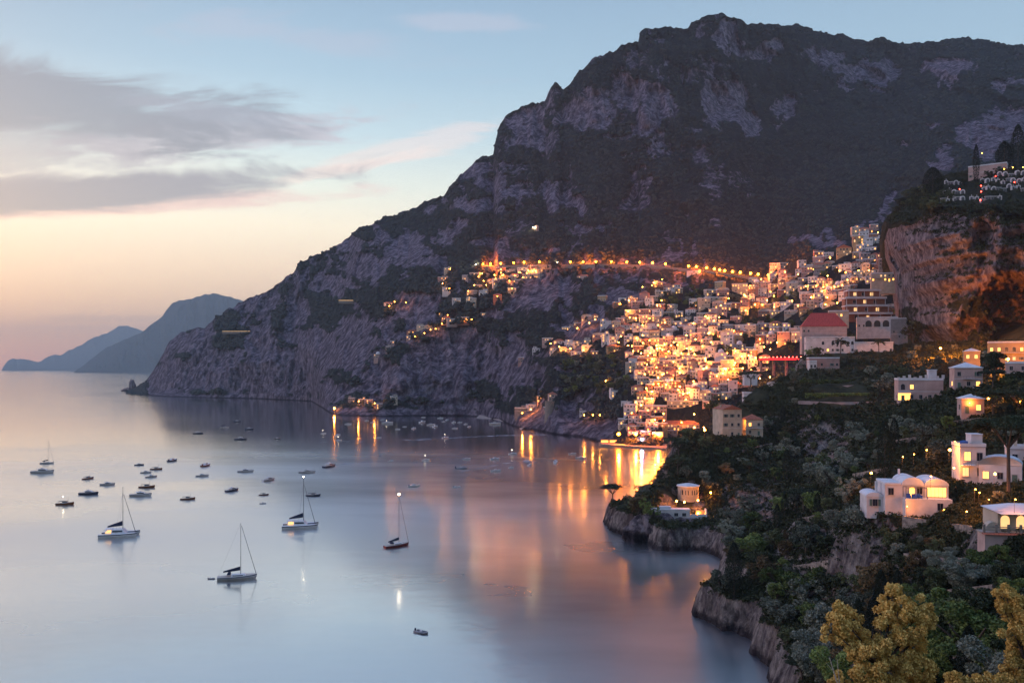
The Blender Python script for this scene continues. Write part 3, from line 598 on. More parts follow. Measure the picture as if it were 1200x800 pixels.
# monastery with the red roof, and its neighbours
special('white_monastery',973,413,54,2,12,3,'white','flat','large white monastery with arched windows in front of the red roof','monastery',.12,d=585,nwin=12,arcade=True,found=8,storey=4.8,chim=0,balc=0)
r=special('red_roofed_hall',966,398,50,2,14,3,'rose','redtile','long hall with a steep red roof behind the white monastery','hall',.1,d=603,nwin=3,found=10,storey=4.6,chim=1,balc=0)
for c_ in r.children:
    if c_.name.startswith('roof'): c_.scale=(1,1,2.6); c_.location=(0,0,-9.5*1.6-.1)
special('white_wing',1024,413,42,1,8,2,'white','flat','low blank white wing beside the monastery garden','house',.0,d=575,nwin=2,storey=6,found=8,chim=0,balc=0)
special('pink_house',966,440,34,2,10,6,'pink','flat','plain pink house with white corner below the monastery','house',.25,d=520,nwin=5,storey=5,found=8,balc=0)
special('white_annex',953,440,8,2,9,6,'white','flat','narrow white annex on the corner of the pink house','house',.2,d=517,nwin=2,storey=4,found=8,balc=0)
r=special('arched_house',1028,384,44,1,9,0,'white','flat','white house with three dark arches beside the cliff','house',.1,d=640,nwin=2,storey=7,found=8,chim=.0,door=False)
for x in (-6,0,6):
    mb=MB(); mb.arch(x,4.4,.8,5.6,-.12,-.02,'smoke'); link('arch_shade',mb.mesh('arch_shade'),r)  # dark slabs stand in for the shade inside the arches
special('stone_tower_house',1054,397,18,4,9,0,'grey','flat','grey stone house squeezed against the foot of the cliff','house',.15,d=632,nwin=3,found=8,storey=3.6)
special('house_with_light_box',983,372,22,1,8,0,'cream','flat','cream house with one broad lit window behind the red roof','house',1.0,d=640,nwin=3,found=8,storey=4.2)
# stepped modern hotel: three open floors
bo=link('terraced_hotel',None,None,V(1019,368,655)); 
for i,(w_,z,b) in enumerate(((36,0,0),(34,6.2,3),(32,12.4,6),(26,18.6,9))):
    mb=MB(); mb.box(-w_/2,w_/2,b,b+9,z,z+.7,'roofw'); mb.box(-w_/2+.5,w_/2-.5,b+2.8,b+9,z-5.5,z,'terracotta'); mb.box(-w_/2,w_/2,b,b+.2,z+.7,z+1.5,'roofw')
    for k in range(5): mb.box(-w_/2+1+k*(w_-2)/4-.2,-w_/2+1+k*(w_-2)/4+.2,b+.5,b+.9,z-5.5,z,'white')
    link('storey',mb.mesh('storey'),bo)
    for k in range(3): link('window',WM['soft' if (k+i)%2 else 'dark'],bo,(-w_/4+k*w_/4,b+2.8,z-2.2),0,(2,1,1.6))
thing(bo,'terraced hotel of four open floors with white slabs beside the cliff','hotel',fixed=True)
special('lit_terrace_house',1035,330,26,2,9,0,'cream','flat','cream house with a row of orange lights under the cliff edge','house',.9,d=700,nwin=8,found=10)
# --- the near villas
r=special('gabled_house',858,512,24,3,12,22,'cream','gable','tall cream gabled house among pines on the point','house',.0,d=428,nwin=8,found=8,chim=.8,storey=4.5)
special('gabled_house_wing',884,510,20,2,9,10,'cream','tile','lower ochre wing joined to the gabled house','house',.1,d=432,nwin=4,found=8,storey=3.8)
special('white_cottage',888,470,32,1,7,5,'white','flat','low white cottage with blue window below the pink house','house',.05,d=470,nwin=4,found=4,storey=3.8,chim=0)
special('white_cottage',907,459,14,1,6,0,'white','vault','small white vaulted cottage with two windows above the low cottage','house',.3,d=485,nwin=2,found=6,storey=4)
special('white_cottage',880,444,15,1,6,8,'white','gable','small white gabled cottage among dark trees at the town edge','house',.0,d=530,nwin=2,found=4,storey=3.6,chim=0)
r=special('pink_villa',1079,470,48,2,11,4,'rose','flat','pink villa with white crenellated roof terrace and lit porch','villa',.2,d=336,nwin=6,arcade=True,found=6,storey=3.9,chim=0,balc=0)
for i in range(9):
    mb=MB(); x=-8+i*2; mb.box(x-.5,x+.5,-.1,.3,8.9,8.9+.6+.9*((i*7)%3)/2,'white'); link('merlon',mb.mesh('merlon'),r)
mb=MB(); mb.box(-8.2,-3.6,-1.6,0,3.2,3.4,'roofw'); mb.box(-8.2,-3.6,-.05,-.01,.4,3.1,'lit'); link('porch',mb.mesh('porch'),r)
mb=MB(); mb.box(3.6,6.6,5,8.5,8.3,12.2,'white'); mb.box(3.4,6.8,4.8,8.7,12.2,12.5,'roofw'); link('roof_turret',mb.mesh('roof_turret'),r)
special('peach_villa',1135,455,30,2,9,6,'rose','pyramid','peach villa with a white pyramid roof','villa',.3,d=315,nwin=5,found=6,storey=3.6,balc=1)
special('garden_pavilion',1139,422,17,1,5,0,'ochre','pyramid','small lit pavilion with glowing windows between cliff and peach villa','pavilion',1.0,d=420,nwin=4,found=6,storey=4,chim=0,door=False)
special('orange_villa',1184,424,46,2,9,-4,'ochre','flat','orange lit villa at the foot of the red cave','villa',.7,d=430,nwin=8,found=8,storey=4.6,arcade=True)
special('lit_cottage',1140,484,24,1,7,5,'rose','pyramid','small rose cottage beside two bright orange lamps','house',.4,d=262,nwin=3,found=6,storey=4)
special('far_right_house',1192,446,24,2,8,-6,'rose','flat','rose house half hidden behind the tall dark pine','house',.3,d=330,nwin=4,found=6)
# white tower house
r=special('tower_house',1140,562,28,2,5.5,14,'white','flat','tall white tower house with blue roof tank','villa',.0,d=203,nwin=0,found=6,storey=3.7,chim=0,balc=0,door=False,side=False)
for a in r.children:
    pass
for (x,z,k) in ((-1.2,5.6,'lit'),(-1.6,1.9,'soft'),(1.6,1.9,'dark'),(1.5,5.5,'dark')): 
    w_=link('window',WM[k],r,(x,0,z),0,(1.1,1,1.25))
mb=MB(); mb.box(.2,2.7,1.5,5,7.7,10.6,'white'); mb.box(.1,2.8,1.4,5.1,10.6,10.8,'roofw'); link('stair_tower',mb.mesh('stair_tower'),r)
mb=MB(); mb.lathe([(.9,0),(.9,1.1),(.2,1.3)],'blue',12,(-1.5,1.4,7.95)); link('water_tank',mb.mesh('water_tank'),r)
link('balcony',balcony(3),r,(-1.2,0,3.6))
special('low_white_house',1172,566,44,1,7,-8,'white','vault','low white vaulted house beside the tower house','house',.3,d=200,nwin=4,found=6,storey=4,chim=0)
special('white_farmhouse',1198,560,30,2,7,0,'white','flat','white farmhouse at the right edge behind the pine','house',.3,d=215,nwin=4,found=6,storey=3.4)
# the white vaulted villa
p=V(1072,594,190); r=link('vaulted_villa',None,None,p,R(-10))
mb=MB(); mb.box(-6.2,7.0,0,8,-5,4.9,'white'); mb.box(-2.6,7.0,-2.6,0,-5,2.2,'white'); mb.box(-9.8,-6.2,1.5,8,-3,1.9,'white'); link('wall',mb.mesh('wall'),r)
mb=MB(); mb.vault(-2.8,1.9,-.1,8.1,4.9,1.7,'roofw'); link('roof_vault',mb.mesh('roof_vault'),r)
mb=MB(); mb.vault(2.0,7.1,-.1,8.1,4.9,1.5,'roofw'); link('roof_vault',mb.mesh('roof_vault'),r)
mb=MB(); mb.box(-6.3,-2.9,-.1,8.1,4.9,5.3,'roofw'); link('roof',mb.mesh('roof'),r)
mb=MB(); mb.vault(-10,-6.2,1.4,8.1,1.9,1.0,'roofw'); link('roof_vault',mb.mesh('roof_vault'),r)
mb=MB(); mb.box(2.5,6.5,-.14,-.02,2.3,4.6,'frame')
for i in range(5): mb.box(2.58+i*.79,3.28+i*.79,-.2,-.13,2.45,4.45,'lit')
g=link('glazed_bay',mb.mesh('glazed_bay'),r)
link('window',WM['dark'],r,(1.0,0,3.7)); link('window',WM['dark'],r,(-5,0,3.4)); link('window',WM['shut'],r,(-8,1.5,.6)); link('window',WM['dark'],r,(4.5,-2.6,.6)); link('door',DM[1],r,(-.6,0,2.25))
mb=MB()
for x in (-2.5,1.9):
    for y_ in (-2.5,-.2): mb.tube((x,y_,2.2),(x,y_,4.6),.06,.06,'rail')
for y_ in (-2.5,-.2): mb.tube((-2.5,y_,4.6),(1.9,y_,4.6),.05,.05,'rail')
for i in range(6): mb.tube((-2.3+i*.8,-2.5,4.65),(-2.3+i*.8,-.2,4.65),.03,.03,'rail')
link('pergola',mb.mesh('pergola'),r)
mb=MB(); mb.box(-7.6,-7.1,3,3.5,2.6,5.2,'white'); mb.box(-2.2,-1.8,5,5.4,6.6,7.9,'white'); link('chimney',mb.mesh('chimney'),r)
thing(r,'long white villa with two vaulted roofs and a lit glazed bay','villa',fixed=True)
def local(r,v): return Matrix.Translation(r.location)@Matrix.Rotation(r.rotation_euler.z,4,'Z')@Vector(v)
for i,(x,y_) in enumerate(((-1.6,-1.2),(-.5,-1.5),(.7,-1.1))):
    mb=MB(); mb.box(-.42,.42,-.4,.4,.12,.42,'blue'); mb.box(-.42,.42,.28,.42,.42,.95,'blue'); 
    for s in (-1,1): mb.box(s*.36-.06,s*.36+.06,-.4,.27,.42,.62,'blue')
    c_=link('armchair',None,None,local(r,(x,y_,2.2)),R(-10+i*14)); link('cushion',mb.mesh('cushion'),c_); mb=MB(); mb.box(-.4,.4,-.38,.38,0,.12,'rail'); link('base',mb.mesh('base'),c_)
    thing(c_,('blue armchair at the open end of the villa pergola','blue armchair in the middle under the villa pergola','blue armchair beside the lit door of the vaulted villa')[i],'armchair',fixed=True,group='blue armchairs')
# restaurant at the right margin
p=V(1192,623,150); r=link('restaurant',None,None,p,R(-8))
mb=MB(); mb.box(-2.6,9,1.5,8,-6,3.2,'cream'); mb.box(-6,9,-1.8,1.5,-6,-.2,'rose'); link('wall',mb.mesh('wall'),r)
mb=MB(); mb.box(-6.3,9.3,-2.2,-1.2,-.2,.05,'tile',(-6.3,9.3,-1.6,-1.2)); mb.box(-6.3,9.3,-1.2,1.5,-.2,.06,'paving'); link('terrace',mb.mesh('terrace'),r)
mb=MB(); mb.box(-3,9.2,-1,8.2,3.2,3.3,'roofw',(-1,9.2,1.5,8.2)); mb.box(-3,9.2,1.5,8.2,3.3,4.2,'roofw',(1,9.2,4,6)); link('roof',mb.mesh('roof'),r)
mb=MB()
for x in range(-6,9,2): mb.box(x-.18,x+.18,-1.6,-1.3,.05,1.5,'stone')
mb.box(-6,9,-1.55,-1.35,1.0,1.12,'stone'); mb.box(-6,9,-1.55,-1.35,.5,.58,'stone'); link('balustrade',mb.mesh('balustrade'),r)
for i in range(4): link('window',WM['archlit'],r,(-1.4+i*2.6,1.5,1.5))
link('window',WM['dark'],r,(-2,-1.8,-2.2)); link('window',WM['dark'],r,(1.5,-1.8,-2.2))
mb=MB(); mb.vault(-5.2,-2.7,.0,1.5,.06,1.6,'cream'); link('oven_niche',mb.mesh('oven_niche'),r)
thing(r,'lit restaurant terrace with arches and white canopy at the margin','restaurant',fixed=True)
# headland buildings
p=V(797,609,347); r=link('bathing_house',None,None,p,R(-2))
mb=MB(); mb.box(-11.3,4,0,4,-4,4.0,'white'); mb.box(4.0,11,0.5,4,-4,1.4,'white'); link('wall',mb.mesh('wall'),r)
mb=MB(); mb.box(-11.5,4.2,-.15,4.2,4.0,4.3,'roofw'); mb.box(-8,-3.5,1,3.6,4.3,5.2,'roofw'); link('roof',mb.mesh('roof'),r)
mb=MB(); mb.box(4.2,11,.45,.6,1.4,2.3,'roofw'); mb.box(10.6,11,.6,4,1.4,4.2,'white'); mb.box(7,11,3,4,1.4,3.4,'ochre'); link('terrace',mb.mesh('terrace'),r)
for x in (-9.6,-6.8,-1.6,1.6): link('window',WM['dark'],r,(x,0,2.2),0,(1.3,1,.8))
thing(r,'long white bathing house on the rocky point','house',fixed=True)
p=V(809,585,369); r=link('round_pavilion',None,None,p)
mb=MB(); mb.lathe([(4.6,-4),(4.6,5.2)],'cream',10,(0,4.6,0)); link('wall',mb.mesh('wall'),r)
mb=MB(); mb.lathe([(5.1,5.2),(5.1,5.6),(2.4,6.2),(.05,6.6)],'roofw',10,(0,4.6,0)); link('roof',mb.mesh('roof'),r)
for a in (-50,-18,18,50): link('window',WM['arch'],r,(4.4*math.sin(R(a)),4.6-4.4*math.cos(R(a)),3.0),R(a))
thing(r,'round cream pavilion with white conical roof above the bathing house','pavilion',fixed=True)
HL=[(783,602,352,'lamp on the bathing house terrace, outermost of the orange ones'),(803,598,350,'lamp behind the middle of the bathing house'),(818,601,350,'lamp at the open end of the bathing house terrace'),(793,587,360,'lamp below the round pavilion on its seaward side'),(802,588,358,'lamp straight below the round pavilion'),(818,586,362,'lamp below the round pavilion on its landward side'),(828,559,398,'lamp at the top bend of the stair path'),(840,566,385,'lamp midway down the stair path'),(810,526,430,'lamp in the pines above the stair path'),(825,501,452,'lamp beside the gabled house'),(833,577,372,'dim lamp at the foot of the stair path'),(866,494,434,'dim lamp behind the gabled house')]
for x_,y_,d_,lk in HL:
    p=V(x_,y_,d_); g=ground(p.x,p.y); z0=(g.z if g else p.z-3); L_=link('garden_lamp',POLE,None,(p.x,p.y+.7*1,p.z-3.4),0,.7); link('bulb',BULB['bulb'],L_,(0,-.7,4.85)); glow(L_,(0,-1.6,4.9),'bulb',2600); thing(L_,lk,'lamp',x_,y_,'garden lamps',True)
# stair path with low wall
def wallstrip(name,pts,h,t,m,look,cat='wall',below=3):
    mb=MB()
    for (a,b) in zip(pts[:-1],pts[1:]):
        a=Vector(a);b=Vector(b); n_=Vector((b.y-a.y,a.x-b.x,0)).normalized()*t/2
        vs=[a-n_,b-n_,b+n_,a+n_]; lo=[(v.x,v.y,v.z-below) for v in vs]; hi=[(v.x,v.y,v.z+h) for v in vs]; mb.add(lo+hi,[(0,3,2,1),(4,5,6,7),(0,1,5,4),(1,2,6,5),(2,3,7,6),(3,0,4,7)],m)
    o=link(name,mb.mesh(name)); thing(o,look,cat,fixed=True); return o
wallstrip('retaining_wall',[V(1058,606,186),V(1085,611,182),V(1115,615,176),V(1150,620,166),V(1163,622,162)],.4,.6,'stone','long stone retaining wall under the lit garden below the villa',below=5)
wallstrip('retaining_wall',[V(1103,592,200),V(1125,580,202),V(1135,576,204)],.4,.6,'stone','short sloping stone wall between the vaulted villa and the tower house',below=4)
wallstrip('terrace_wall',[V(950,453,476),V(985,453,476),V(1025,452,476)],.7,.8,'roof','upper pale garden wall on the green terraces below the monastery',below=1.0)
wallstrip('terrace_wall',[V(936,471,436),V(980,473,436),V(1028,472,436)],.8,.8,'roof','lower pale garden wall on the green terraces below the monastery',below=1.0)
wallstrip('stair_wall',[V(812,552,400),V(826,562,392),V(842,570,384),(V(856,564,392))],.5,.5,'stone','low stone wall along the stair path on the point',below=1)
wallstrip('balustrade_wall',[(lambda h:Vector((h[0].x,h[0].y,h[0].z+.1)))(hit(a_,b_,'D')) for a_,b_ in ((1150,481),(1160,479),(1170,477),(1182,475),(1194,475),(1206,477))],.7,.4,'roof','pale road wall running past the bright lamps on the slope',below=2)
# hedged terraces
def box_hedge(x0,x1,yb,d,h,look):
    n_=2600; a=V(x0,yb,d); b=V(x1,yb,d); u=rng.random(n_); P=np.stack([a.x+(b.x-a.x)*u,a.y+rng.random(n_)*3-.5,a.z+rng.random(n_)*h],1); o=link('hedge',leafquads('hedge',P,.45,M['leaf_green'])); thing(o,look,'hedge',fixed=True)
def leafquads(name,P,s,m,thin=.6,sizes=None):
    n_=len(P); a=rng.normal(size=(n_,3)); a/=np.linalg.norm(a,axis=1,keepdims=True); b=rng.normal(size=(n_,3)); b-=a*(a*b).sum(1,keepdims=True); b/=np.linalg.norm(b,axis=1,keepdims=True)
    k=(s*(.6+.8*rng.random(n_)))[:,None] if sizes is None else sizes[:,None]
    v=np.stack([P-a*k,P+b*k*thin,P+a*k,P-b*k*thin],1).reshape(-1,3); f=np.arange(4*n_).reshape(-1,4); me=D_.meshes.new(name)
    me.vertices.add(4*n_); me.vertices.foreach_set('co',v.astype(np.float32).ravel()); me.loops.add(4*n_); me.loops.foreach_set('vertex_index',f.astype(np.int32).ravel()); me.polygons.add(n_); me.polygons.foreach_set('loop_start',np.arange(0,4*n_,4,dtype=np.int32)); me.materials.append(m); me.update(calc_edges=True); return me
box_hedge(945,1028,466,450,2.4,'long clipped green hedge between the two pale garden walls')
box_hedge(938,1030,450,482,2.4,'upper clipped green hedge above the pale garden walls')
box_hedge(1000,1030,488,420,2.6,'short green hedge under the lower pale garden wall')

# ================================================================== TREES
def crown_pts(kind,n_,seed):
    g=np.random.default_rng(seed)
    if kind=='cypress':
        t=g.random(n_)**.8; r=(.16*np.sin(np.pi*np.clip(t*.93+.07,0,1))**.6)*(.75+.5*g.random(n_)); a=g.random(n_)*6.283
        return np.stack([r*np.cos(a),r*np.sin(a),.04+t*.96],1)
    lobes=[]
    if kind=='pine':   # umbrella
        for i in range(16):
            a=g.random()*6.283; r=.42*math.sqrt(g.random()); lobes.append((r*math.cos(a),r*math.sin(a),.80+.10*g.random()-.25*r*r,.13+.07*g.random(),.07))
    elif kind=='palm':
        P=[]
        for i in range(20):
            a=g.random()*6.283; e=g.uniform(-.3,.9); t=np.sqrt(g.random(n_//20)); L_=.42; x=L_*t*math.cos(e); z=L_*t*math.sin(e)-.3*t*t*.6
            P.append(np.stack([x*math.cos(a)+g.normal(size=len(t))*.014,x*math.sin(a)+g.normal(size=len(t))*.014,.75+z],1))
        return np.concatenate(P)
    else:
        heads=[(g.normal()*.13,g.normal()*.13,g.uniform(.42,.72),g.uniform(.20,.36)) for _ in range(g.integers(2,5))]+[(0,0,.42,.3)]
        for i in range(34):
            hx,hy,hz,hr=heads[i%len(heads)]; d=g.normal(size=3); d/=np.linalg.norm(d); q=hr*g.uniform(.45,1.0); lobes.append((hx+d[0]*q,hy+d[1]*q,max(.16,hz+d[2]*q*.8),g.uniform(.045,.13),.8))
    P=[]; k=n_//len(lobes)
    for (x,y_,z,r,fl) in lobes:
        d=g.normal(size=(k,3)); d/=np.linalg.norm(d,axis=1,keepdims=True); d[:,2]*= (fl if fl<.5 else fl)*(1 if fl>.5 else 4); rr=r*(.70+.38*g.random(k))[:,None]; P.append(np.array([x,y_,z])+d*rr)
    return np.concatenate(P)
CROWN={}; TRUNK={}
def trunk_mesh(kind):
    mb=MB()
    if kind=='cypress': mb.tube((0,0,-.15),(0,0,.9),.018,.005,'bark')
    elif kind=='palm': mb.tube((0,0,-.2),(.02,0,.4),.028,.022,'bark'); mb.tube((.02,0,.4),(0,0,.76),.022,.02,'bark')
    elif kind=='pine':
        mb.tube((0,0,-.2),(.03,0,.45),.032,.024,'bark')
        for i in range(6):
            a=i*1.05+.3; mb.tube((.03,0,.45),(.3*math.cos(a),.3*math.sin(a),.80),.016,.006,'bark')
    else:
        mb.tube((0,0,-.3),(.02,.01,.35),.04,.028,'bark')
        for i in range(7):
            a=i*.9; mb.tube((.02,.01,.28+.02*i),(.26*math.cos(a),.26*math.sin(a),.5+.04*i),.018,.005,'bark')
    return mb.mesh('trunk')
def crown_mesh(kind,leaf,dens,v):
    key=(kind,leaf,dens,v)
    if key not in CROWN:
        n_={'far':800,'mid':3000,'near':12000}[dens]; s={'far':.046,'mid':.027,'near':.0165}[dens]
        if kind=='cypress': s*=.55
        if kind=='palm': s*=.7
        CROWN[key]=leafquads('crown',crown_pts(kind,n_,v*13+hash_(kind)),s,M[leaf])
    if kind not in TRUNK: TRUNK[kind]=trunk_mesh(kind)
    return CROWN[key],TRUNK[kind]
def hash_(s): return sum(ord(c)*(i+3) for i,c in enumerate(s))%997
LOOKS={('bush','leaf_olive'):('olive_tree','grey-green olive tree'),('bush','leaf_dark'):('evergreen_tree','dark bushy evergreen'),('bush','leaf_green'):('bushy_tree','fresh green bushy tree'),('bush','leaf_rust'):('bushy_tree','brownish autumn-coloured tree'),('pine','leaf_pine'):('umbrella_pine','dark umbrella pine'),('cypress','leaf_cyp'):('cypress','slim dark cypress'),('palm','leaf_pine'):('palm_tree','shaggy palm')}
def tree(p,hgt,kind='bush',leaf='leaf_olive',wide=1.0,px_=0,py_=0,group='trees on the hillside',look=None):
    dens='far' if p[1]>330 and kind!='cypress' else 'mid' if p[1]>170 else 'near'
    nm,lk=LOOKS[(kind,leaf)]; cm,tm=crown_mesh(kind,leaf,dens,random.randint(1,6))
    o=link(nm,None,None,p,random.uniform(0,6.28),(hgt*wide,hgt*wide*random.uniform(.9,1.1),hgt)); link('crown',cm,o); link('trunk',tm,o)
    thing(o,look or lk,'tree',px_,py_,group,fixed=look is not None); return o
def tree_px(px_,py_,d,hpx,kind,leaf,wide=1.0,look=None,sheet_='D',group='trees on the hillside'):
    p=V(px_,py_,d); g=ground(p.x,p.y,sheet_); z=g.z if g and abs(g.z-p.z)<6 else p.z
    return tree((p.x,p.y,z),hpx*d/1000,kind,leaf,wide,px_,py_,group,look)
NOBUILD=[(1058,575,54,34),(1140,535,26,34),(1180,545,30,28),(1080,455,32,20),(1135,443,20,16),(860,490,32,20),(888,463,22,9),(970,400,36,34),(1028,400,26,20),(798,590,36,22),(1184,412,26,14),(1139,416,11,10),(1140,473,15,9),(985,462,48,24),(1187,604,20,17),(880,438,10,8),(1120,600,44,16),(905,452,10,6)]
# placed trees
for a in ((1037,588,222,80,'cypress','leaf_cyp',.6,'single tall dark cypress behind the vaulted villa'),(1144,207,600,46,'cypress','leaf_cyp',.42,'slim cypress beside the cemetery chapel',),(1093,222,610,34,'cypress','leaf_cyp',1.7,'broad twin-topped cypress at the corner of the cemetery'),(1177,200,625,34,'cypress','leaf_cyp',1.3,'stout cypress beside the cemetery lights'),(1193,200,620,54,'cypress','leaf_cyp',.75,'tallest cypress behind the cemetery'),
   (985,416,555,24,'palm','leaf_pine',1.0,'spreading palm in front of the white monastery'),(1030,416,560,18,'palm','leaf_pine',1.1,'smaller palm in front of the blank white wing'),(880,452,500,18,'pine','leaf_pine',1.6,'umbrella pine shading the town edge'),
   (1182,560,170,78,'pine','leaf_pine',.9,'big dark pine over the white farmhouse'),(1165,445,300,44,'bush','leaf_dark',1.0,'tall dark evergreen between the two bright lamp groups'),(1070,410,590,38,'bush','leaf_dark',1.0,'round dark tree at the foot of the cliff'),(969,735,205,60,'cypress','leaf_cyp',.75,'dark cypress standing above the sea cliff'),(1006,745,150,66,'cypress','leaf_cyp',.75,'dark cypress beside the bare rock patch')):
    sh='C' if a[1]<240 else 'D'; tree_px(a[0],a[1],a[2],a[3],a[4],a[5],a[6],a[7],sh)
for i,(x_,y_,h_) in enumerate([(random.uniform(1040,1112),random.uniform(222,256),random.uniform(7,13)) for _ in range(26)]+[(1062,228,12),(1052,246,10),(1072,240,14),(1046,254,10),(1083,236,10),(1056,238,14),(1128,214,9),(1160,205,10)]): 
    h=hit(x_,y_+h_*.4,'C')
    if h: tree(tuple(h[0]),h_*h[0].y/1000,'bush','leaf_dark',1.3,x_,y_,'trees on top of the cliff')
# scattered hillside trees, drawn more densely where the photo is wooded
cand=[]; tries=0
while len(cand)<330 and tries<12000:
    tries+=1; x_=random.uniform(715,1215); y_=random.uniform(410,830)
    h=hit(x_,y_,'ACD')
    if h is None or h[1]!='D': continue
    p=h[0]
    if p.z<7.5 or p.y<48: continue
    if any(((x_-a)/c_)**2+((y_-b)/d)**2<1 for a,b,c_,d in NOBUILD): continue
    dd=p.y; r=random.choice((random.uniform(1.2,2.4),random.uniform(2.2,3.6),random.uniform(3.2,5.8)))*(1 if dd>150 else 1.0)
    hp=r*2.3*1000/dd; wp=r*1000/dd
    if any(((x_+q_*wp-a)/(c_*.85))**2+((y_-hp*t_-b)/(d*.7))**2<1 for a,b,c_,d in NOBUILD for t_ in (.3,.6,.9,1.25) for q_ in (-.7,0,.7)): continue
    if any((p.x-q[0].x)**2+(p.y-q[0].y)**2<(.55*(r+q[1]))**2 for q in cand): continue
    steep=h[3].z<.45
    if steep and random.random()<.75: continue
    if any(((x_-a)/c_)**2+((y_-b)/d)**2<1 for a,b,c_,d in ((965,522,34,28),(1010,648,28,26),(880,592,30,24),(1110,768,22,10),(940,696,18,8))) and random.random()<.85: continue
    cand.append((p,r,x_,y_))
for p,r,x_,y_ in cand:
    warm=y_<560 and x_<880
    lf=random.choices(('leaf_olive','leaf_dark','leaf_green','leaf_rust'),(.40,.28,.22,.10) if not warm else (.15,.7,.05,.10))[0]
    if random.random()<.06: tree(tuple(p),r*3.0,'cypress','leaf_cyp',.8,x_,y_)
    elif (warm and random.random()<.45) or random.random()<.03: tree(tuple(p),r*2.7,'pine','leaf_pine',1.3,x_,y_)
    else: tree((p.x,p.y,p.z-r*.25),r*2.15,'bush',lf,random.uniform(1.0,1.3),x_,y_)
# trees between the houses of the town
for (a,b,c_,d) in GREEN+[(1030,393,22,3),(1012,396,22,4),(985,378,8,3),(1040,366,10,4),(930,408,8,4),(870,446,14,5),(800,448,8,3),(740,460,8,6),(765,446,10,3),(720,408,6,4),(790,372,10,4),(838,395,10,4),(752,362,10,5),(838,470,8,10),(705,430,20,14),(690,440,30,20),(730,440,12,14),(960,416,10,6),(800,352,20,10),(1005,395,20,5),(912,392,16,4),(720,395,8,6)]:
    for k in range(max(3,int(c_*d/16))):
        x_=a+random.uniform(-c_,c_); y_=b+random.uniform(-d,d); h=hit(x_,y_+2,'AD')
        if h: tree((h[0].x,h[0].y,h[0].z-1),random.uniform(6,11),'bush',random.choice(('leaf_dark','leaf_dark','leaf_olive','leaf_green')),1.1,x_,y_,'trees between the houses')
# low growth: nobody could count it
def scatter_np(which,n_,x0,x1,y0,y1,cond):
    out=[]
    for _ in range(n_):
        x_=random.uniform(x0,x1); y_=random.uniform(y0,y1); h=hit(x_,y_,which)
        if h is not None and cond(x_,y_,h): out.append((h[0].x,h[0].y,h[0].z,h[2]))
    return np.array(out)
Q=scatter_np('ACD',26000,712,1220,400,850,lambda x_,y_,h:h[1]=='D' and h[0].z>7.5 and h[0].y>40 and (h[3].z>.45 or random.random()<.12) and not any(((x_-a)/c_)**2+((y_-b)/d)**2<.5 for a,b,c_,d in NOBUILD[:14]) and not (any(((x_-a)/c_)**2+((y_-b)/d)**2<1 for a,b,c_,d in ((965,522,34,28),(1010,648,28,26),(880,592,30,24),(1110,768,22,10))) and random.random()<.7))
Q2=scatter_np('AC',5000,1030,1205,195,420,lambda x_,y_,h:h[1]=='C' and (y_<262 or (h[3].z>.35)) and not (1105<x_ and 200<y_<240 and random.random()<.8))
Q3=scatter_np('D',7000,1215,1700,400,1100,lambda x_,y_,h:h[0].y>30)
Q=np.concatenate([Q,Q2,Q3])
k=16; base_=np.repeat(Q,k,0); r_=np.clip(base_[:,3:4]*.0035,.35,1.5); d_=rng.normal(size=(len(base_),3)); d_/=np.linalg.norm(d_,axis=1,keepdims=True); d_[:,2]=np.abs(d_[:,2])
P=base_[:,:3]+d_*r_*(.6+.5*rng.random((len(base_),1)))
o=link('undergrowth',leafquads('undergrowth',P,1,M['leaf_under'],.6,(r_[:,0]*.42)*(.6+.8*rng.random(len(P))))); o['kind']='stuff'
# mountain scrub: rounded shrubs and small trees seen as a mass
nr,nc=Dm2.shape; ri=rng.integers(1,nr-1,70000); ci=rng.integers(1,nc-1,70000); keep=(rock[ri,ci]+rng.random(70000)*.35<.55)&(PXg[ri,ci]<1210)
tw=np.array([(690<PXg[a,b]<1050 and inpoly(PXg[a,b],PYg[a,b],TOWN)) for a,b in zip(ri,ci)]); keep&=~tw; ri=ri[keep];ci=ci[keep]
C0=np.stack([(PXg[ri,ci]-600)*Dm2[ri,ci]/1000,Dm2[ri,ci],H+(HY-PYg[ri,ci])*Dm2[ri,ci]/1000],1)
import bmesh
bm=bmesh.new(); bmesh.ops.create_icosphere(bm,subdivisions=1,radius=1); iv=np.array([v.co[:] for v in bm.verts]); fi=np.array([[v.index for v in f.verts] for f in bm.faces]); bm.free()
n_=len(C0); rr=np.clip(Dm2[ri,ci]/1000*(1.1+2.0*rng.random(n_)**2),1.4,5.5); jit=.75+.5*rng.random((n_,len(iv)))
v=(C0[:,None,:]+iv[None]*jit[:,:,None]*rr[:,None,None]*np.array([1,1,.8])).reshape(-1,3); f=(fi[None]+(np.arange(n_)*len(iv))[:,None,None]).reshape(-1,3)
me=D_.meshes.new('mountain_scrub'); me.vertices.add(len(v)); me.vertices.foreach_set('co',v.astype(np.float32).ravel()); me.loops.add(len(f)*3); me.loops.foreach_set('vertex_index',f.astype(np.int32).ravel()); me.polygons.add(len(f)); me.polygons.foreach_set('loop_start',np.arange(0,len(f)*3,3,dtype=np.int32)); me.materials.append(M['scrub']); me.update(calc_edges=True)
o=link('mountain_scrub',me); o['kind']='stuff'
print('scrub',n_,'undergrowth',len(Q),'trees',len(cand))

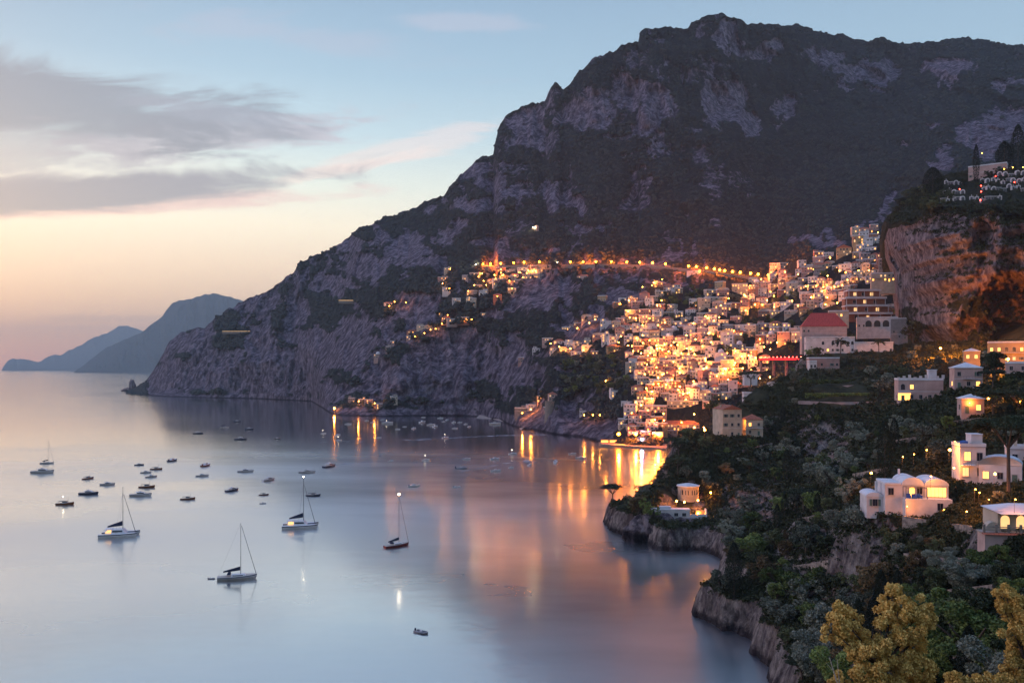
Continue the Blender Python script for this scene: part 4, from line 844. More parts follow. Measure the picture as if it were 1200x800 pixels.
# the flowering trees close to the camera
def bloom(lobes,look,root_px,stem_d):
    P=[]; ctr=[]
    for (x_,y_,r_px,d) in lobes:
        c_=V(x_,y_,d); r=r_px*d/1000; ctr.append((c_,r)); n_=int(1250*(r_px/22)**2)+200
        sub=rng.normal(size=(14,3)); sub/=np.linalg.norm(sub,axis=1,keepdims=True); sub=sub*r*(.55+.35*rng.random((14,1)))
        idx=rng.integers(0,14,n_*2); q=rng.normal(size=(n_*2,3)); q/=np.linalg.norm(q,axis=1,keepdims=True); q=q*r*.31*(.5+.6*rng.random((n_*2,1))); P.append(np.array(c_)+sub[idx]+q)
    P=np.concatenate(P); rt=V(*root_px); g=ground(rt.x,rt.y); rt.z=(g.z if g else rt.z)-.3
    o=link('flowering_tree',None,None,rt); inv=np.array(rt)
    link('crown',leafquads('crown',P-inv,.068,M['leaf_yel'],.55),o)
    mb=MB(); top=Vector((0,0,0)); cc=sum((c for c,_ in ctr),Vector())/len(ctr)-rt; fork=Vector((cc.x*.6,cc.y*.6,max(.8,cc.z-1.3))); mb.tube((0,0,-.5),fork,.16,.11,'bark',8)
    for c_,r in ctr:
        e=c_-rt; mid=(fork+e)/2+Vector((random.uniform(-.2,.2),0,-.15)); mb.tube(fork,mid,.07,.045,'bark',6); mb.tube(mid,e,.045,.02,'bark',6)
    link('trunk',mb.mesh('trunk'),o); thing(o,look,'tree',fixed=True,group='yellow flowering trees')
bloom([(985,722,20,40),(978,742,15,39.5),(1000,735,18,40.5),(1004,752,18,40),(1045,700,17,41),(1052,716,20,40),(1078,712,16,40.5),(1035,722,15,41),(1072,735,22,40),(1085,724,13,40),(1040,745,20,39.5),(1065,760,22,40),(1025,770,20,39),(1045,785,22,39.5),(1000,765,12,39.5),(1075,785,20,40),(1010,792,18,39),(985,800,14,39),(1030,808,22,39),(1070,812,22,40),(1048,692,9,41)],'tallest yellow flowering tree with two main crowns close below','' or (1035,900,40),40)
bloom([(1180,700,16,42),(1195,718,20,42),(1190,745,18,41.5),(1200,765,20,42),(1188,782,16,41.5),(1206,735,20,42),(1208,790,22,42),(1176,712,8,42)],'yellow flowering tree cut off by the right margin',(1212,880,42),42)
bloom([(1125,799,16,37),(1145,803,15,37),(1165,801,13,37),(1180,806,15,37)],'low yellow flowering tree peeping over the bottom edge',(1150,880,37),37)
p0=V(985,812,36); g=ground(p0.x,p0.y); mb=MB(); z0=(g.z if g else p0.z-3)-p0.z
mb.tube((0,0,z0),(0,0,0),.05,.04,'cream'); mb.tube((0,0,0),V(972,770,36)-p0,.035,.015,'cream'); mb.tube((0,0,0),V(981,772,36)-p0,.025,.01,'cream'); mb.tube((V(976,785,36)-p0),(V(968,776,36)-p0),.015,.006,'cream')
thing(link('dead_shrub',mb.mesh('dead_shrub'),None,p0),'bare pale forked stem beside the tall yellow tree','shrub',fixed=True)

# ================================================================== CEMETERY on the cliff
def onC(x_,y_): 
    h=hit(x_,y_,'C'); return h[0] if h else V(x_,y_,600)
p=onC(1157,206); r=building('cemetery_chapel',(p.x,p.y,p.z-1),24,2,8,R(-35),'rose','flat',.0,nwin=2,door=True,found=8,chim=0,balc=0,side=False,storey=4); thing(r,'pale cemetery chapel behind the slim cypress','chapel',fixed=True)
TM=[]
for k in range(3):
    mb=MB(); w_=(3.0,2.4,3.4)[k]
    if k==0: mb.arch(0,w_,0,3.4,0,1.6,'white'); mb.arch(0,w_-1.1,.2,2.6,-.05,0,'rail')
    elif k==1: mb.box(-w_/2,w_/2,0,1.6,0,2.6,'white'); mb.box(-w_/2+.5,w_/2-.5,-.05,0,.4,2.1,'rail'); mb.box(-.1,.1,.3,.5,2.6,3.9,'white'); mb.box(-.4,.4,.3,.5,3.2,3.4,'white')
    else: mb.box(-w_/2,w_/2,0,1.6,0,2.2,'grey'); mb.box(-w_/2-.2,w_/2+.2,-.2,1.8,2.2,2.5,'white'); mb.box(-1.2,-.2,-.05,0,.3,1.8,'rail'); mb.box(.2,1.2,-.05,0,.3,1.8,'rail')
    TM.append(mb.mesh('tomb'))
for (xa,xb,y_,n_) in ((1109,1126,217,4),(1108,1128,226,5),(1106,1128,235,6),(1150,1200,205,8),(1152,1200,214,9),(1153,1200,222,9),(1138,1172,235,6)):
    for i in range(n_):
        x_=xa+(xb-xa)*i/(n_-1)+random.uniform(-.8,.8); p=onC(x_,y_+random.uniform(-2.2,2.2)); k=random.randrange(3); o=link('tomb',TM[k],None,(p.x,p.y,p.z-.4),R(random.uniform(-25,0)))
        thing(o,('white arched tomb','white tomb with a cross','grey double tomb')[k],'tomb',x_,y_,'tombs of the cliff-top cemetery')
for i,(x_,y_,k_) in enumerate(((1136,200,'bulb'),(1175,200,'bulb'),(1185,198,'bulb'),(1197,198,'bulb'),(1149,183,'bulb'),(1123,221,'bulbred'),(1148,217,'bulbred'),(1148,224,'bulbred'),(1147,234,'bulbred'),(1187,213,'bulbred'),(1165,206,'bulbred'))):
    p=onC(x_,y_+3 if i!=4 else 200); L_=link('cemetery_lamp',POLE,None,(p.x,p.y-1.5,p.z-.5),0,(.5,.5,(.6 if i!=4 else 2.6) if k_=='bulb' else .3)); b=link('bulb',BULB['small' if k_!='bulbred' else 'bulbred'],L_,(0,-.7,4.85)); s_=2.6 if k_=='bulb' else 1.6; b.scale=(s_,s_,s_*.5/L_.scale.z)
    thing(L_,'red votive lamp' if k_=='bulbred' else 'orange lamp','lamp',x_,y_,'lamps of the cliff-top cemetery',zone='in the cliff-top cemetery')
# lamps on the near slope
for (x_,y_,d_,s_,lk) in ((1102,408,520,1.5,'bright orange lamp at the foot of the cliff'),(1181,421,400,1.2,'bright orange lamp in front of the orange villa'),(1158,467,262,.9,'first of two bright lamps beside the rose cottage'),(1177,467,262,.8,'second of two bright lamps beside the rose cottage'),(1136,472,262,.45,'small lamp on the wall of the rose cottage'),(1113,527,205,.95,'bright orange lamp in front of the tower house'),(1021,554,232,.8,'orange lamp by the tall cypress'),(1118,548,203,.6,'orange lamp between the vaulted villa and the tower house'),(1166,555,180,.75,'orange lamp in front of the low vaulted house'),(1143,573,178,.4,'upper lamp of the pair on the garden stair'),(1148,577,177,.32,'lower lamp of the pair on the garden stair'),(1154,598,168,.5,'orange lamp in the middle of the terraced garden'),(1168,592,170,.36,'small lamp uphill in the terraced garden'),(1133,599,172,.36,'small lamp at the wall end of the terraced garden'),(1106,597,182,.3,'small lamp under the flowering bush by the villa'),(1063,593,186,.3,'small lamp under the villa shrubs'),(1086,527,225,.5,'orange lamp in the trees behind the vaulted villa'),(1071,532,228,.4,'dimmer lamp in the trees behind the vaulted villa'),(1058,535,230,.4,'faint lamp deepest in the trees behind the villa'),(1091,558,188,.4,'lamp hanging over the glazed bay of the villa'),(1147,503,240,.35,'small reddish lamp above the tower house'),(1195,470,250,.4,'small lamp at the end of the road wall'),(1119,517,215,.35,'small lamp just above the brightest one'),(1190,585,150,.3,'small lamp over the restaurant terrace'),(1159,585,172,.25,'tiny lamp on the garden stair rail')):
    h=hit(x_,y_+5,'ACD'); p=V(x_,y_,d_); 
    L_=link('garden_lamp',POLE,None,(p.x,p.y+.35,p.z-2.42),0,.5); b=link('bulb',BULB['bulb'],L_,(0,-.7,4.85)); b.scale=(s_*1.25,)*3; glow(L_,(0,-1.9,4.9),'bulb',(1500 if y_>430 else 30000)*s_*(y_>430 and 1 or 2),.15); thing(L_,lk,'lamp',x_,y_,'garden lamps',True)

for o in list(COL.objects):
    if o.name.startswith('garden_lamp') and o.get('label') in ('bright orange lamp at the foot of the cliff','bright orange lamp in front of the orange villa'):
        glow(o,(0,-14,9),'bulb',60000 if 'foot' in o['label'] else 30000,.6)  # extra light added out in front of each lamp to brighten the cliff
# dry stone terrace walls and paths on the slope
for i,(a_,b_,lk) in enumerate((((935,612),(985,604),'low dry stone wall above the bare rock on the middle slope'),((930,668),(972,662),'dry stone wall behind the white chairs'),((1000,560),(1040,552),'dry stone wall just uphill of the vaulted villa'),((1050,520),(1100,512),'long dry stone wall under the pink villa'),((1115,498),(1150,494),'short dry stone wall above the tower house'),((1060,655),(1130,662),'dry stone wall in the shade under the retaining wall'),((1105,768),(1160,776),'tumbled dry stone wall beside the tall yellow tree'),((870,530),(905,522),'dry stone wall behind the gabled house'),((1110,700),(1165,694),'dry stone wall among the olives below the restaurant'))):
    pts=[]
    for k in range(7):
        h=hit(a_[0]+(b_[0]-a_[0])*k/6,a_[1]+(b_[1]-a_[1])*k/6,'D')
        if h: pts.append(Vector((h[0].x,h[0].y,h[0].z)))
    if len(pts)>2: wallstrip('terrace_wall',pts,1.3,.6,'stone',lk,below=1.5)
# white chairs on the grass ledge
for i,(x_,y_) in enumerate(((941,697),(947,698))):
    h=hit(x_,y_,'D'); mb=MB(); mb.box(-.3,.3,-.3,.3,.38,.46,'white'); mb.box(-.3,.3,.26,.33,.46,1.0,'white',(-.3,.3,.34,.41))
    c_=link('garden_chair',None,None,(h[0].x,h[0].y,h[0].z+.1),R(20+60*i),1.3); link('seat',mb.mesh('seat'),c_)
    for sx in (-.26,.26):
        for sy in (-.26,.26): mb=MB(); mb.tube((sx,sy,-.3),(sx,sy,.38),.03,.03,'white'); link('leg',mb.mesh('leg'),c_)
    thing(c_,('white garden chair on the grass ledge, seaward one','white garden chair on the grass ledge, landward one')[i],'chair',fixed=True,group='white garden chairs')
# boulders off the point
def boulder(p,s,look,seed,name='sea_rock'):
    bm=bmesh.new(); bmesh.ops.create_icosphere(bm,subdivisions=4,radius=1); co=np.array([v.co[:] for v in bm.verts]); q=co*1.3+seed*7
    k=1+(ridged(q[:,0],q[:,1],q[:,2],4,seed)-.5)*.9
    for v,c_ in zip(bm.verts,co*k[:,None]): v.co=(c_[0]*s[0],c_[1]*s[1],c_[2]*s[2])
    me=D_.meshes.new(name); bm.to_mesh(me); bm.free(); me.materials.append(mC); me.polygons.foreach_set('use_smooth',[True]*len(me.polygons)); attr(me,'rock',np.ones(len(co))); o=link(name,me,None,p); thing(o,look,'rock',fixed=True); return o
boulder(sea(726,616)+Vector((0,0,1.0)),(4.6,5.5,5.2),'low dark rock at the very tip of the point',1)
boulder(sea(738,619)+Vector((0,0,2)),(5.5,6,8.0),'larger sloping rock between the tip rock and the point',2)
boulder(sea(748,632)+Vector((0,0,2)),(5.5,6,6.0),'squat rock under the bathing house cliff',3)
boulder(sea(770,636)+Vector((0,6,2)),(9,7,7.5),'broad rock ledge under the middle of the bathing house',7)
boulder(sea(801,637)+Vector((0,6,2)),(10,7,7.0),'broad rock ledge under the landward end of the bathing house',8)
boulder(sea(155,458)+Vector((0,0,4)),(9,10,26),'lone rock stack off the end of the dark cape',4)
boulder(sea(151,458)+Vector((0,0,1)),(17,10,8),'flat skerry beside the lone rock stack',5)
# beach and watch tower, small signs of life along the far shore
mb=MB(); pts=[(560,489.5),(580,491),(598,495),(610,500),(616,504)]; 
for i in range(4):
    a=sea(*pts[i]); b=sea(*pts[i+1]); mb.add([a+Vector((-3,-4,-.3)),b+Vector((-6,-2,-.3)),b+Vector((4,46,5)),a+Vector((4,46,5))],[(0,1,2,3)],'paving')
struct(link('beach',mb.mesh('beach')))
p=hit(645,484,'A')[0]; mb=MB(); mb.lathe([(6.5,-12),(5.8,12),(6.1,12.2),(6.1,13.4)],'stone',14); r=link('watch_tower',mb.mesh('watch_tower'),None,(p.x,p.y+3,p.z)); thing(r,'round stone watch tower on the small promontory','tower',fixed=True)
for (x0,x1,y_,lk) in ((264,296,389,'lit gallery of the coast road on the dark cape'),(404,420,357,'short lit stretch of coast road in the dark gully')):
    a=hit(x0,y_,'A')[0]; b=hit(x1,y_,'A')[0]; y0=min(a.y,b.y)-4; s=a.y/1000
    mb=MB(); mb.box(-(x1-x0)*s/2,(x1-x0)*s/2,0,14,-6,.0,'stone'); r=link('lit_road_gallery',mb.mesh('lit_road_gallery'),None,((a.x+b.x)/2,y0,a.z)); mb=MB(); mb.box(-(x1-x0)*s/2,(x1-x0)*s/2,.2,.5,.1,.75,'litsoft'); link('road_glow',mb.mesh('road_glow'),r); thing(r,lk,'road gallery',fixed=True)  # glowing bar stands in for lamplight on the road
for (x_,y_,k_,s_,lk) in ((206,391,'bulb',2,'single lamp on the brow of the dark cape'),(393,479,'bulb',2.6,'bright lamp on the shore of the mooring cove'),(421,471,'bulb',1,'small lamp among the shore cottages of the cove'),(440,473,'bulb',1,'small lamp at the landward end of the cove cottages'),(624,267,'bulbwhite',.7,'faint lamp by the lone house high on the mountain')):
    h=hit(x_,y_+2,'A')
    if h: L_=link('shore_lamp',POLE,None,(h[0].x,h[0].y-6,h[0].z-1)); b=link('bulb',BULB[k_],L_,(0,-.7,4.85)); b.scale=(s_,)*3; glow(L_,(0,-2,5),k_,9000*s_); thing(L_,lk,'lamp',fixed=True,group='lamps along the far shore')

# ================================================================== BOATS
def hull_mesh(L,B,fb,sheer,mt,keel=.35,transom=.75,deck='deck',stripe=None):
    mb=MB(); n_=12; secs=[]
    for i in range(n_+1):
        t=i/n_; x=-L/2+L*t; wd=B/2*(transom+(1-transom)*min(1,t/.4) if t<.4 else math.sqrt(max(0,1-((t-.4)/.6)**2.2))); wd=max(wd,.02); z=fb+sheer*t**2; rk=.06*L*max(0,(t-.8)/.2)
        secs.append([(x-rk*1.0,0,-keel),(x-rk*.5,-wd*.62,-keel*.3),(x,-wd,z*.55),(x+rk*.0,-wd,z),(x,wd,z),(x,wd,z*.55),(x-rk*.5,wd*.62,-keel*.3)])
    vs=[v for s in secs for v in s]; fs=[];fd=[]
    for i in range(n_):
        for j in range(7):
            a=i*7+j; b=i*7+(j+1)%7; (fd if j==3 else fs).append((a,b,b+7,a+7))
    mb.add(vs,fs,mt); mb.add(vs,fd,deck); mb.add(secs[0],[(0,1,2,3,4,5,6)],mt)
    if stripe:
        for s in (-1,1): mb.add([(secs[i][3][0],s*(abs(secs[i][3][1])+.02),secs[i][3][2]-.1) for i in range(n_+1)]+[(secs[i][3][0],s*(abs(secs[i][3][1])+.02),secs[i][3][2]-.32) for i in range(n_+1)],[(i,i+1,n_+2+i,n_+1+i) for i in range(n_)],stripe)
    return mb
HM={}
def cached(key,f):
    if key not in HM: HM[key]=f()
    return HM[key]
def boat(kind,px_,py_,lpx,ang,look,mat_='hull',light=None,group=None,fixed=True,mast=None):
    """ang: heading seen from above, 0 = bow to the right, 90 = bow away"""
    p=sea(px_,py_); s=p.y/1000; foreshort=math.sqrt(math.cos(R(ang))**2+.06*math.sin(R(ang))**2); Lm=lpx*s/max(foreshort,.35)
    k=Lm/10.0; names={'sail':'sailing_boat','cat':'catamaran','motor':'motor_boat','yacht':'motor_yacht','gozzo':'wooden_boat','small':'open_boat','dinghy':'dinghy','far':'moored_boat'}
    root=link(names[kind],None,None,p,R(ang)+0,k)
    if kind in('sail','far_sail'):
        link('hull',cached(('sh',mat_),lambda:hull_mesh(10,3.0,.85,.35,mat_,stripe='hulldark').mesh('hull',False)),root)
        def cab():
            mb=MB(); mb.box(-1.6,2.6,-.95,.95,.8,1.35,'hull',(-1.4,1.8,-.75,.75)); 
            for sy in (-1,1): mb.box(-1.1,1.5,sy*.86-.02,sy*.86+.02,1.0,1.16,'smoke')
            mb.box(-4.2,-1.7,-.8,.8,.78,.9,'deck'); mb.box(-2.6,-1.6,-.9,.9,1.35,1.9,'canvas',(-2.3,-1.7,-.7,.7)); return mb.mesh('cabin')
        link('cabin',cached('sc',cab),root); mh=(mast or 16)/k
        def rig():
            mb=MB(); mb.tube((.9,0,.9),(.9,0,mh),.085,.06,'spar',6)
            for z in (mh*.42,mh*.70): mb.tube((.9,-.8,z),(.9,.8,z),.03,.03,'spar',4)
            for sy in (-1,1): mb.tube((.9,sy*1.35,.9),(.9,sy*.8,mh*.42),.014,.014,'spar',3); mb.tube((.9,sy*.8,mh*.42),(.9,0,mh*.97),.014,.014,'spar',3)
            mb.tube((-4.8,0,1),(.9,0,mh),.014,.014,'spar',3); return mb.mesh('mast')
        link('mast',rig(),root)
        mb=MB(); mb.tube((4.8,0,1.25),(1.1,0,mh*.95),.085,.06,'spar',5); link('furled_jib',mb.mesh('furled_jib'),root)
        mb=MB(); mb.tube((.7,0,2.3),(-3.6,0,1.9),.07,.07,'spar',6); mb.add([(.75,-.16,2.35),(.75,.16,2.35),(-3.5,.1,2.0),(-3.5,-.1,2.0),(.75,-.05,3.3),(.75,.05,3.3),(-3.5,.04,2.25),(-3.5,-.04,2.25)],[(0,3,2,1),(4,5,6,7),(0,1,5,4),(1,2,6,5),(2,3,7,6),(3,0,4,7)],'canvas'); link('boom',mb.mesh('boom'),root)
        if mat_=='hullred': pass
    elif kind=='cat':
        for sy in (-1,1): 
            o=link('hull',cached('ch',lambda:hull_mesh(10,1.5,1.0,.25,'hull',deck='hull',stripe='hulldark').mesh('hull',False)),root,(0,sy*2.0,0))
        mb=MB(); mb.box(-3.6,2.0,-2.0,2.0,.75,1.1,'hull'); mb.box(2.0,4.0,-1.6,1.6,.9,.95,'rubber'); link('bridge_deck',mb.mesh('bridge_deck'),root)
        mb=MB(); mb.box(-1.8,1.9,-1.7,1.7,1.1,2.1,'hull',(-1.8,1.0,-1.4,1.4)); mb.box(-1.5,1.2,-1.72,1.72,1.5,1.85,'smoke',(-1.5,.9,-1.6,1.6)); link('saloon',mb.mesh('saloon'),root)
        mb=MB(); mb.box(-3.7,-1.8,-1.6,1.6,2.1,2.2,'hull'); mb.box(-3.4,-1.85,-1.3,1.3,1.25,1.5,'litsoft'); mb.box(-1.86,-1.81,-1.2,1.2,1.2,1.95,'lit'); mb.box(-3.5,-2.4,1.3,1.4,1.3,1.9,'litsoft'); link('cockpit',mb.mesh('cockpit'),root)
        mh=(mast or 19)/k; mb=MB(); mb.tube((.9,0,1.9),(.9,0,mh),.10,.06,'spar',6); mb.tube((.9,-1,mh*.5),(.9,1,mh*.5),.03,.03,'spar',4)
        for sy in (-1,1): mb.tube((-.6,sy*2.2,1.0),(.9,0,mh*.9),.014,.014,'spar',3)
        link('mast',mb.mesh('mast'),root); mb=MB(); mb.tube((4.2,0,1.1),(1.1,0,mh*.85),.09,.06,'spar',5); link('furled_jib',mb.mesh('furled_jib'),root)
        mb=MB(); mb.tube((.7,0,3.0),(-3.2,0,2.6),.08,.08,'spar',6); mb.add([(.75,-.18,3.1),(.75,.18,3.1),(-3.1,.1,2.7),(-3.1,-.1,2.7),(.75,-.05,4.3),(.75,.05,4.3),(-3.1,.04,2.95),(-3.1,-.04,2.95)],[(0,3,2,1),(4,5,6,7),(0,1,5,4),(1,2,6,5),(2,3,7,6),(3,0,4,7)],'canvas'); link('boom',mb.mesh('boom'),root)
    elif kind in('motor','yacht'):
        link('hull',cached(('mh',mat_),lambda:hull_mesh(10,3.1,1.0,.55,mat_,stripe=None if mat_!='hull' else 'hulldark').mesh('hull',False)),root)
        def cab():
            mb=MB(); mb.box(-1.8,2.4,-1.15,1.15,1.0,1.9,'hull',(-1.6,1.3,-.95,.95)); mb.box(-1.5,2.0,-1.17,1.17,1.35,1.72,'smoke',(-1.4,1.3,-1.05,1.05)); mb.box(-2.6,1.0,-1.05,1.05,1.9,2.0,'hull'); mb.box(-.6,.3,-.6,.6,2.0,2.5,'hull',(-.6,0,-.5,.5)); mb.tube((-1,0,2),(-1.2,0,3.0),.05,.04,'spar',4); return mb.mesh('cabin')
        link('cabin',cached('mc',cab),root)
        def rail():
            mb=MB()
            for sy in (-1,1): mb.tube((1.5,sy*1.4,1.75),(4.6,sy*.3,2.1),.03,.03,'spar',4); mb.tube((1.5,sy*1.4,1.0),(1.5,sy*1.4,1.75),.03,.03,'spar',4)
            return mb.mesh('rail')
        link('rail',cached('mr',rail),root)
    elif kind=='gozzo':
        link('hull',cached(('gh',mat_),lambda:hull_mesh(10,3.0,.9,.7,mat_,transom=.35).mesh('hull',False)),root)
        def cab():
            mb=MB(); mb.box(-1.4,1.6,-.8,.8,.9,1.9,'hull',(-1.3,1.2,-.7,.7)); mb.box(-1.2,1.3,-.82,.82,1.4,1.75,'smoke'); mb.box(-3.4,1.7,-1.0,1.0,2.0,2.08,'canvas'); mb.tube((-3.2,.8,.9),(-3.2,.8,2),.04,.04,'spar',4); mb.tube((-3.2,-.8,.9),(-3.2,-.8,2),.04,.04,'spar',4); return mb.mesh('cabin')
        link('cabin',cached('gc',cab),root); mb=MB(); mb.tube((1.8,0,1),(1.8,0,4.2),.06,.04,'spar',5); link('mast',mb.mesh('mast'),root)
    elif kind=='dinghy':
        def dh():
            mb=MB()
            for sy in (-1,1): mb.tube((-5,sy*1.7,.5),(3,sy*1.6,.6),.75,.7,'rubber',8); mb.tube((3,sy*1.6,.6),(5,0,.9),.7,.5,'rubber',8)
            mb.box(-4.8,3,-1.2,1.2,.2,.4,'deck'); return mb.mesh('hull',True)
        link('hull',cached('dh',dh),root)
        def mo(): mb=MB(); mb.box(-5.9,-4.9,-.5,.5,.3,2.2,'canvas',(-5.7,-5.0,-.35,.35)); mb.box(-1,0,-.7,.7,.4,1.5,'hull'); return mb.mesh('outboard_motor')
        link('outboard_motor',cached('mo',mo),root)
    else:
        link('hull',cached(('fh',mat_),lambda:hull_mesh(10,3.6,1.1,.6,mat_,deck='hull').mesh('hull',False)),root)
        def cb(): mb=MB(); mb.box(-1.5,1.5,-1,1,1.1,2.3,'hull',(-1.4,.9,-.8,.8)); mb.box(-1.3,1.2,-1.02,1.02,1.6,2.0,'smoke'); mb.box(-4.5,-3.5,-.4,.4,.8,1.9,'canvas'); return mb.mesh('cabin')
        link('cabin',cached('fb',cb),root)
    if light:
        kk,z,f=light; b=link('light',BULB[kk],root,(0.9 if kind in('sail','cat') else -1,0,z/k)); b.scale=(f/k,)*3
    thing(root,look,{'sail':'sailing boat','cat':'catamaran','yacht':'motor yacht','dinghy':'dinghy'}.get(kind,'boat'),px_,py_,group,fixed); return root
boat('sail',278,678,43,14,'largest sailing monohull with dark sail cover, towing a dinghy',mast=18.5)
boat('cat',352,618,40,10,'catamaran with lit cockpit and a lamp at its masthead',mast=22,light=('bulbwhite',22.3,.55))
boat('sail',465,640,26,38,'sailing monohull with red keel line and a bright masthead lamp','hullred',mast=20,light=('bulbwhite',20.4,.8))
boat('cat',140,628,41,12,'catamaran with lit cockpit and unlit mast nearest the shore-less side',mast=20.5)
boat('sail',55,543,14,18,'small sailing boat just above a low motor yacht',mast=18)
boat('sail',263,501,10,8,'tiny far sailing boat at the edge of the dark water',mast=16)
boat('yacht',50,554,25,8,'long pale motor yacht below the small sailing boat')
boat('gozzo',76,591,20,10,'wooden boat with a white lamp lit',mat_='hullwood',light=('bulbwhite',4.2,.4))
boat('yacht',104,579,22,4,'long low dark blue boat in the leftmost loose group','hulldark')
g_='motor boats moored in the bay'
for a in (('gozzo',103,561,8,60,'hullwood'),('motor',126,568,16,14,'hull'),('motor',163,545,10,20,'hulldark'),('gozzo',183,550,14,6,'hullwood'),('motor',171,554,12,12,'hull'),('motor',177,559,11,35,'hull'),('gozzo',172,571,18,10,'hullwood'),('yacht',165,581,24,9,'hull'),('gozzo',220,585,16,18,'hullwood'),('small',202,540,6,70,'hulldark'),('motor',232,508,11,10,'hulldark'),('small',278,494,8,4,'hulldark'),('motor',282,515,14,3,'hulldark'),('small',325,514,6,30,'hulldark'),('motor',237,558,14,15,'hull'),('small',241,546,6,80,'hullwood'),('yacht',288,553,18,6,'hull'),('motor',315,563,10,62,'hull'),('motor',272,575,10,62,'hulldark'),('gozzo',309,580,11,18,'hullwood'),('small',308,590,7,25,'hull'),('yacht',360,554,19,8,'hull'),('motor',386,547,10,68,'hulldark'),('gozzo',367,581,17,5,'hulldark'),('small',292,503,10,4,'hulldark')):
    nm={'gozzo':'boat with a canvas awning','motor':'motor boat with a low cabin','small':'small open boat','yacht':'motor yacht'}[a[0]]; cl={'hull':'white','hulldark':'dark','hullwood':'wooden'}[a[5]]
    boat(a[0],a[1],a[2],a[3],a[4],f'{cl} {nm}',a[5],group=g_,fixed=False)
boat('dinghy',494,741,15,-35,'lone grey inflatable on the open water near the bottom')
boat('dinghy',248,678,8,0,'small dinghy trailing behind the largest sailing boat')
boat('dinghy',541,549,13,4,'inflatable dinghy at the edge of the red reflections')
for (x_,y_,l_,an,lt) in ((379,508,6,20,1),(397,516,7,8,1),(396,510,5,50,0),(408,497,8,2,0),(430,493,4,40,0),(437,495,6,10,0),(444,513,6,20,0),(454,496,13,4,1),(466,503,6,14,0),(485,502,4,60,0),(495,495,6,60,0),(496,489,5,10,0),(505,498,10,8,0),(510,500,5,60,0),(516,490,7,4,0),(520,494,4,30,0),(524,492,3,60,0),(532,495,4,60,0),(539,495,5,30,0),(533,502,7,5,0),(546,497,4,50,0),(550,500,4,50,0),(580,497,14,2,0),(522,513,7,40,1),(458,540,6,20,0),(499,539,9,10,1),(547,538,9,8,0),(580,538,11,25,0),(601,532,10,15,1),(617,540,8,10,0),(599,548,6,30,0),(621,545,5,60,0),(581,552,12,12,0),(485,570,14,14,0),(535,571,9,10,0),(651,542,5,80,0),(671,532,9,8,0),(681,537,13,-6,0),(448,478+14,5,10,0),(474,500,5,5,0)):
    boat('far',x_,y_,l_,an,'white boat with lamp lit' if lt else 'small white boat','hull',light=('bulbwhite',3.6,.35) if lt else None,group='small white boats off the beach',fixed=False)
# wakes
def wake(pts,w0,w1):
    mb=MB(); q=[sea(a,b) for a,b in pts]; n_=len(q); vs=[]
    for i,v in enumerate(q):
        t=(q[min(i+1,n_-1)]-q[max(i-1,0)]).normalized(); nn=Vector((-t.y,t.x,0)); w_=w0+(w1-w0)*i/(n_-1); vs+= [v+nn*w_+Vector((0,0,.02)),v-nn*w_+Vector((0,0,.02))]
    mb.add(vs,[(2*i,2*i+1,2*i+3,2*i+2) for i in range(n_-1)],WK); o=link('wake',mb.mesh('wake')); o['kind']='stuff'
WK=D_.materials.new('wake_foam'); WK.use_nodes=True; nt=WK.node_tree; N=nt.nodes; L=nt.links; b=N['Principled BSDF']; b.inputs['Base Color'].default_value=(.5,.55,.62,1); b.inputs['Roughness'].default_value=.5
tc=N.new('ShaderNodeTexCoord'); no=N.new('ShaderNodeTexNoise'); no.inputs['Scale'].default_value=.12; no.inputs['Detail'].default_value=6; L.new(tc.outputs['Object'],no.inputs['Vector']); r_=N.new('ShaderNodeMapRange'); r_.inputs['From Min'].default_value=.42; r_.inputs['From Max'].default_value=.72; r_.inputs['To Max'].default_value=.75; L.new(no.outputs['Fac'],r_.inputs['Value']); L.new(r_.outputs['Result'],b.inputs['Alpha'])
wake([(522,513.5),(545,512),(580,510.5),(640,509)],1.0,10); wake([(522,513.8),(500,514.5),(475,515.5)],1,9); wake([(397,516.4),(412,517),(424,517.5)],1.2,5); wake([(397,516),(385,517.5),(375,518)],1,4)
wake([(458,539.8),(440,540.5),(415,542.5),(385,545)],.8,3.0); wake([(499,539),(480,539.5),(465,539.3)],.8,2.4); wake([(540,552),(570,547),(600,541),(650,540)],1,3)

# ================================================================== LABELS
ORD=['zeroth','first','second','third','fourth','fifth','sixth','seventh','eighth','ninth','tenth','eleventh','twelfth','thirteenth','fourteenth','fifteenth','sixteenth','seventeenth','eighteenth','nineteenth','twentieth']
TENS={20:'twenty',30:'thirty',40:'forty',50:'fifty'}
def ordw(i):
    if i<=20: return ORD[i]
    return TENS[i//10*10]+('-'+ORD[i%10] if i%10 else '')
ZT=[((1010,285),'above the lit church'),((960,315),'below the lit church'),((905,325),'at the end of the lit road'),((870,350),'near the tall lit palazzo'),((790,345),'in the top of the town'),((750,375),'left of the domed chapel'),((810,385),'right of the domed chapel'),((770,408),'in the brightest quarter'),((830,405),'right of the brightest quarter'),((900,370),'left of the red roof'),((900,400),'above the red-lit terrace'),((1010,335),'beside the terraced hotel'),((960,350),'above the red roof'),((745,430),'on the town\'s seaward edge'),((800,430),'under the brightest quarter'),((850,450),'at the foot of the pines'),((770,470),'above the beach hotels'),((745,495),'above the two beach lamps'),((860,385),'in the middle of town'),((710,395),'on the low spur'),
 ((600,320),'just under the road lamps'),((560,345),'on the upper spur'),((525,335),'at the far road end'),((520,375),'on the lit middle spur'),((470,395),'at the tip of the middle spur'),((680,380),'on top of the red rock'),((670,410),'beside the viaduct wall'),((620,480),'by the small beach'),((430,472),'on the cove shore'),((690,330),'in the gully under the road')]
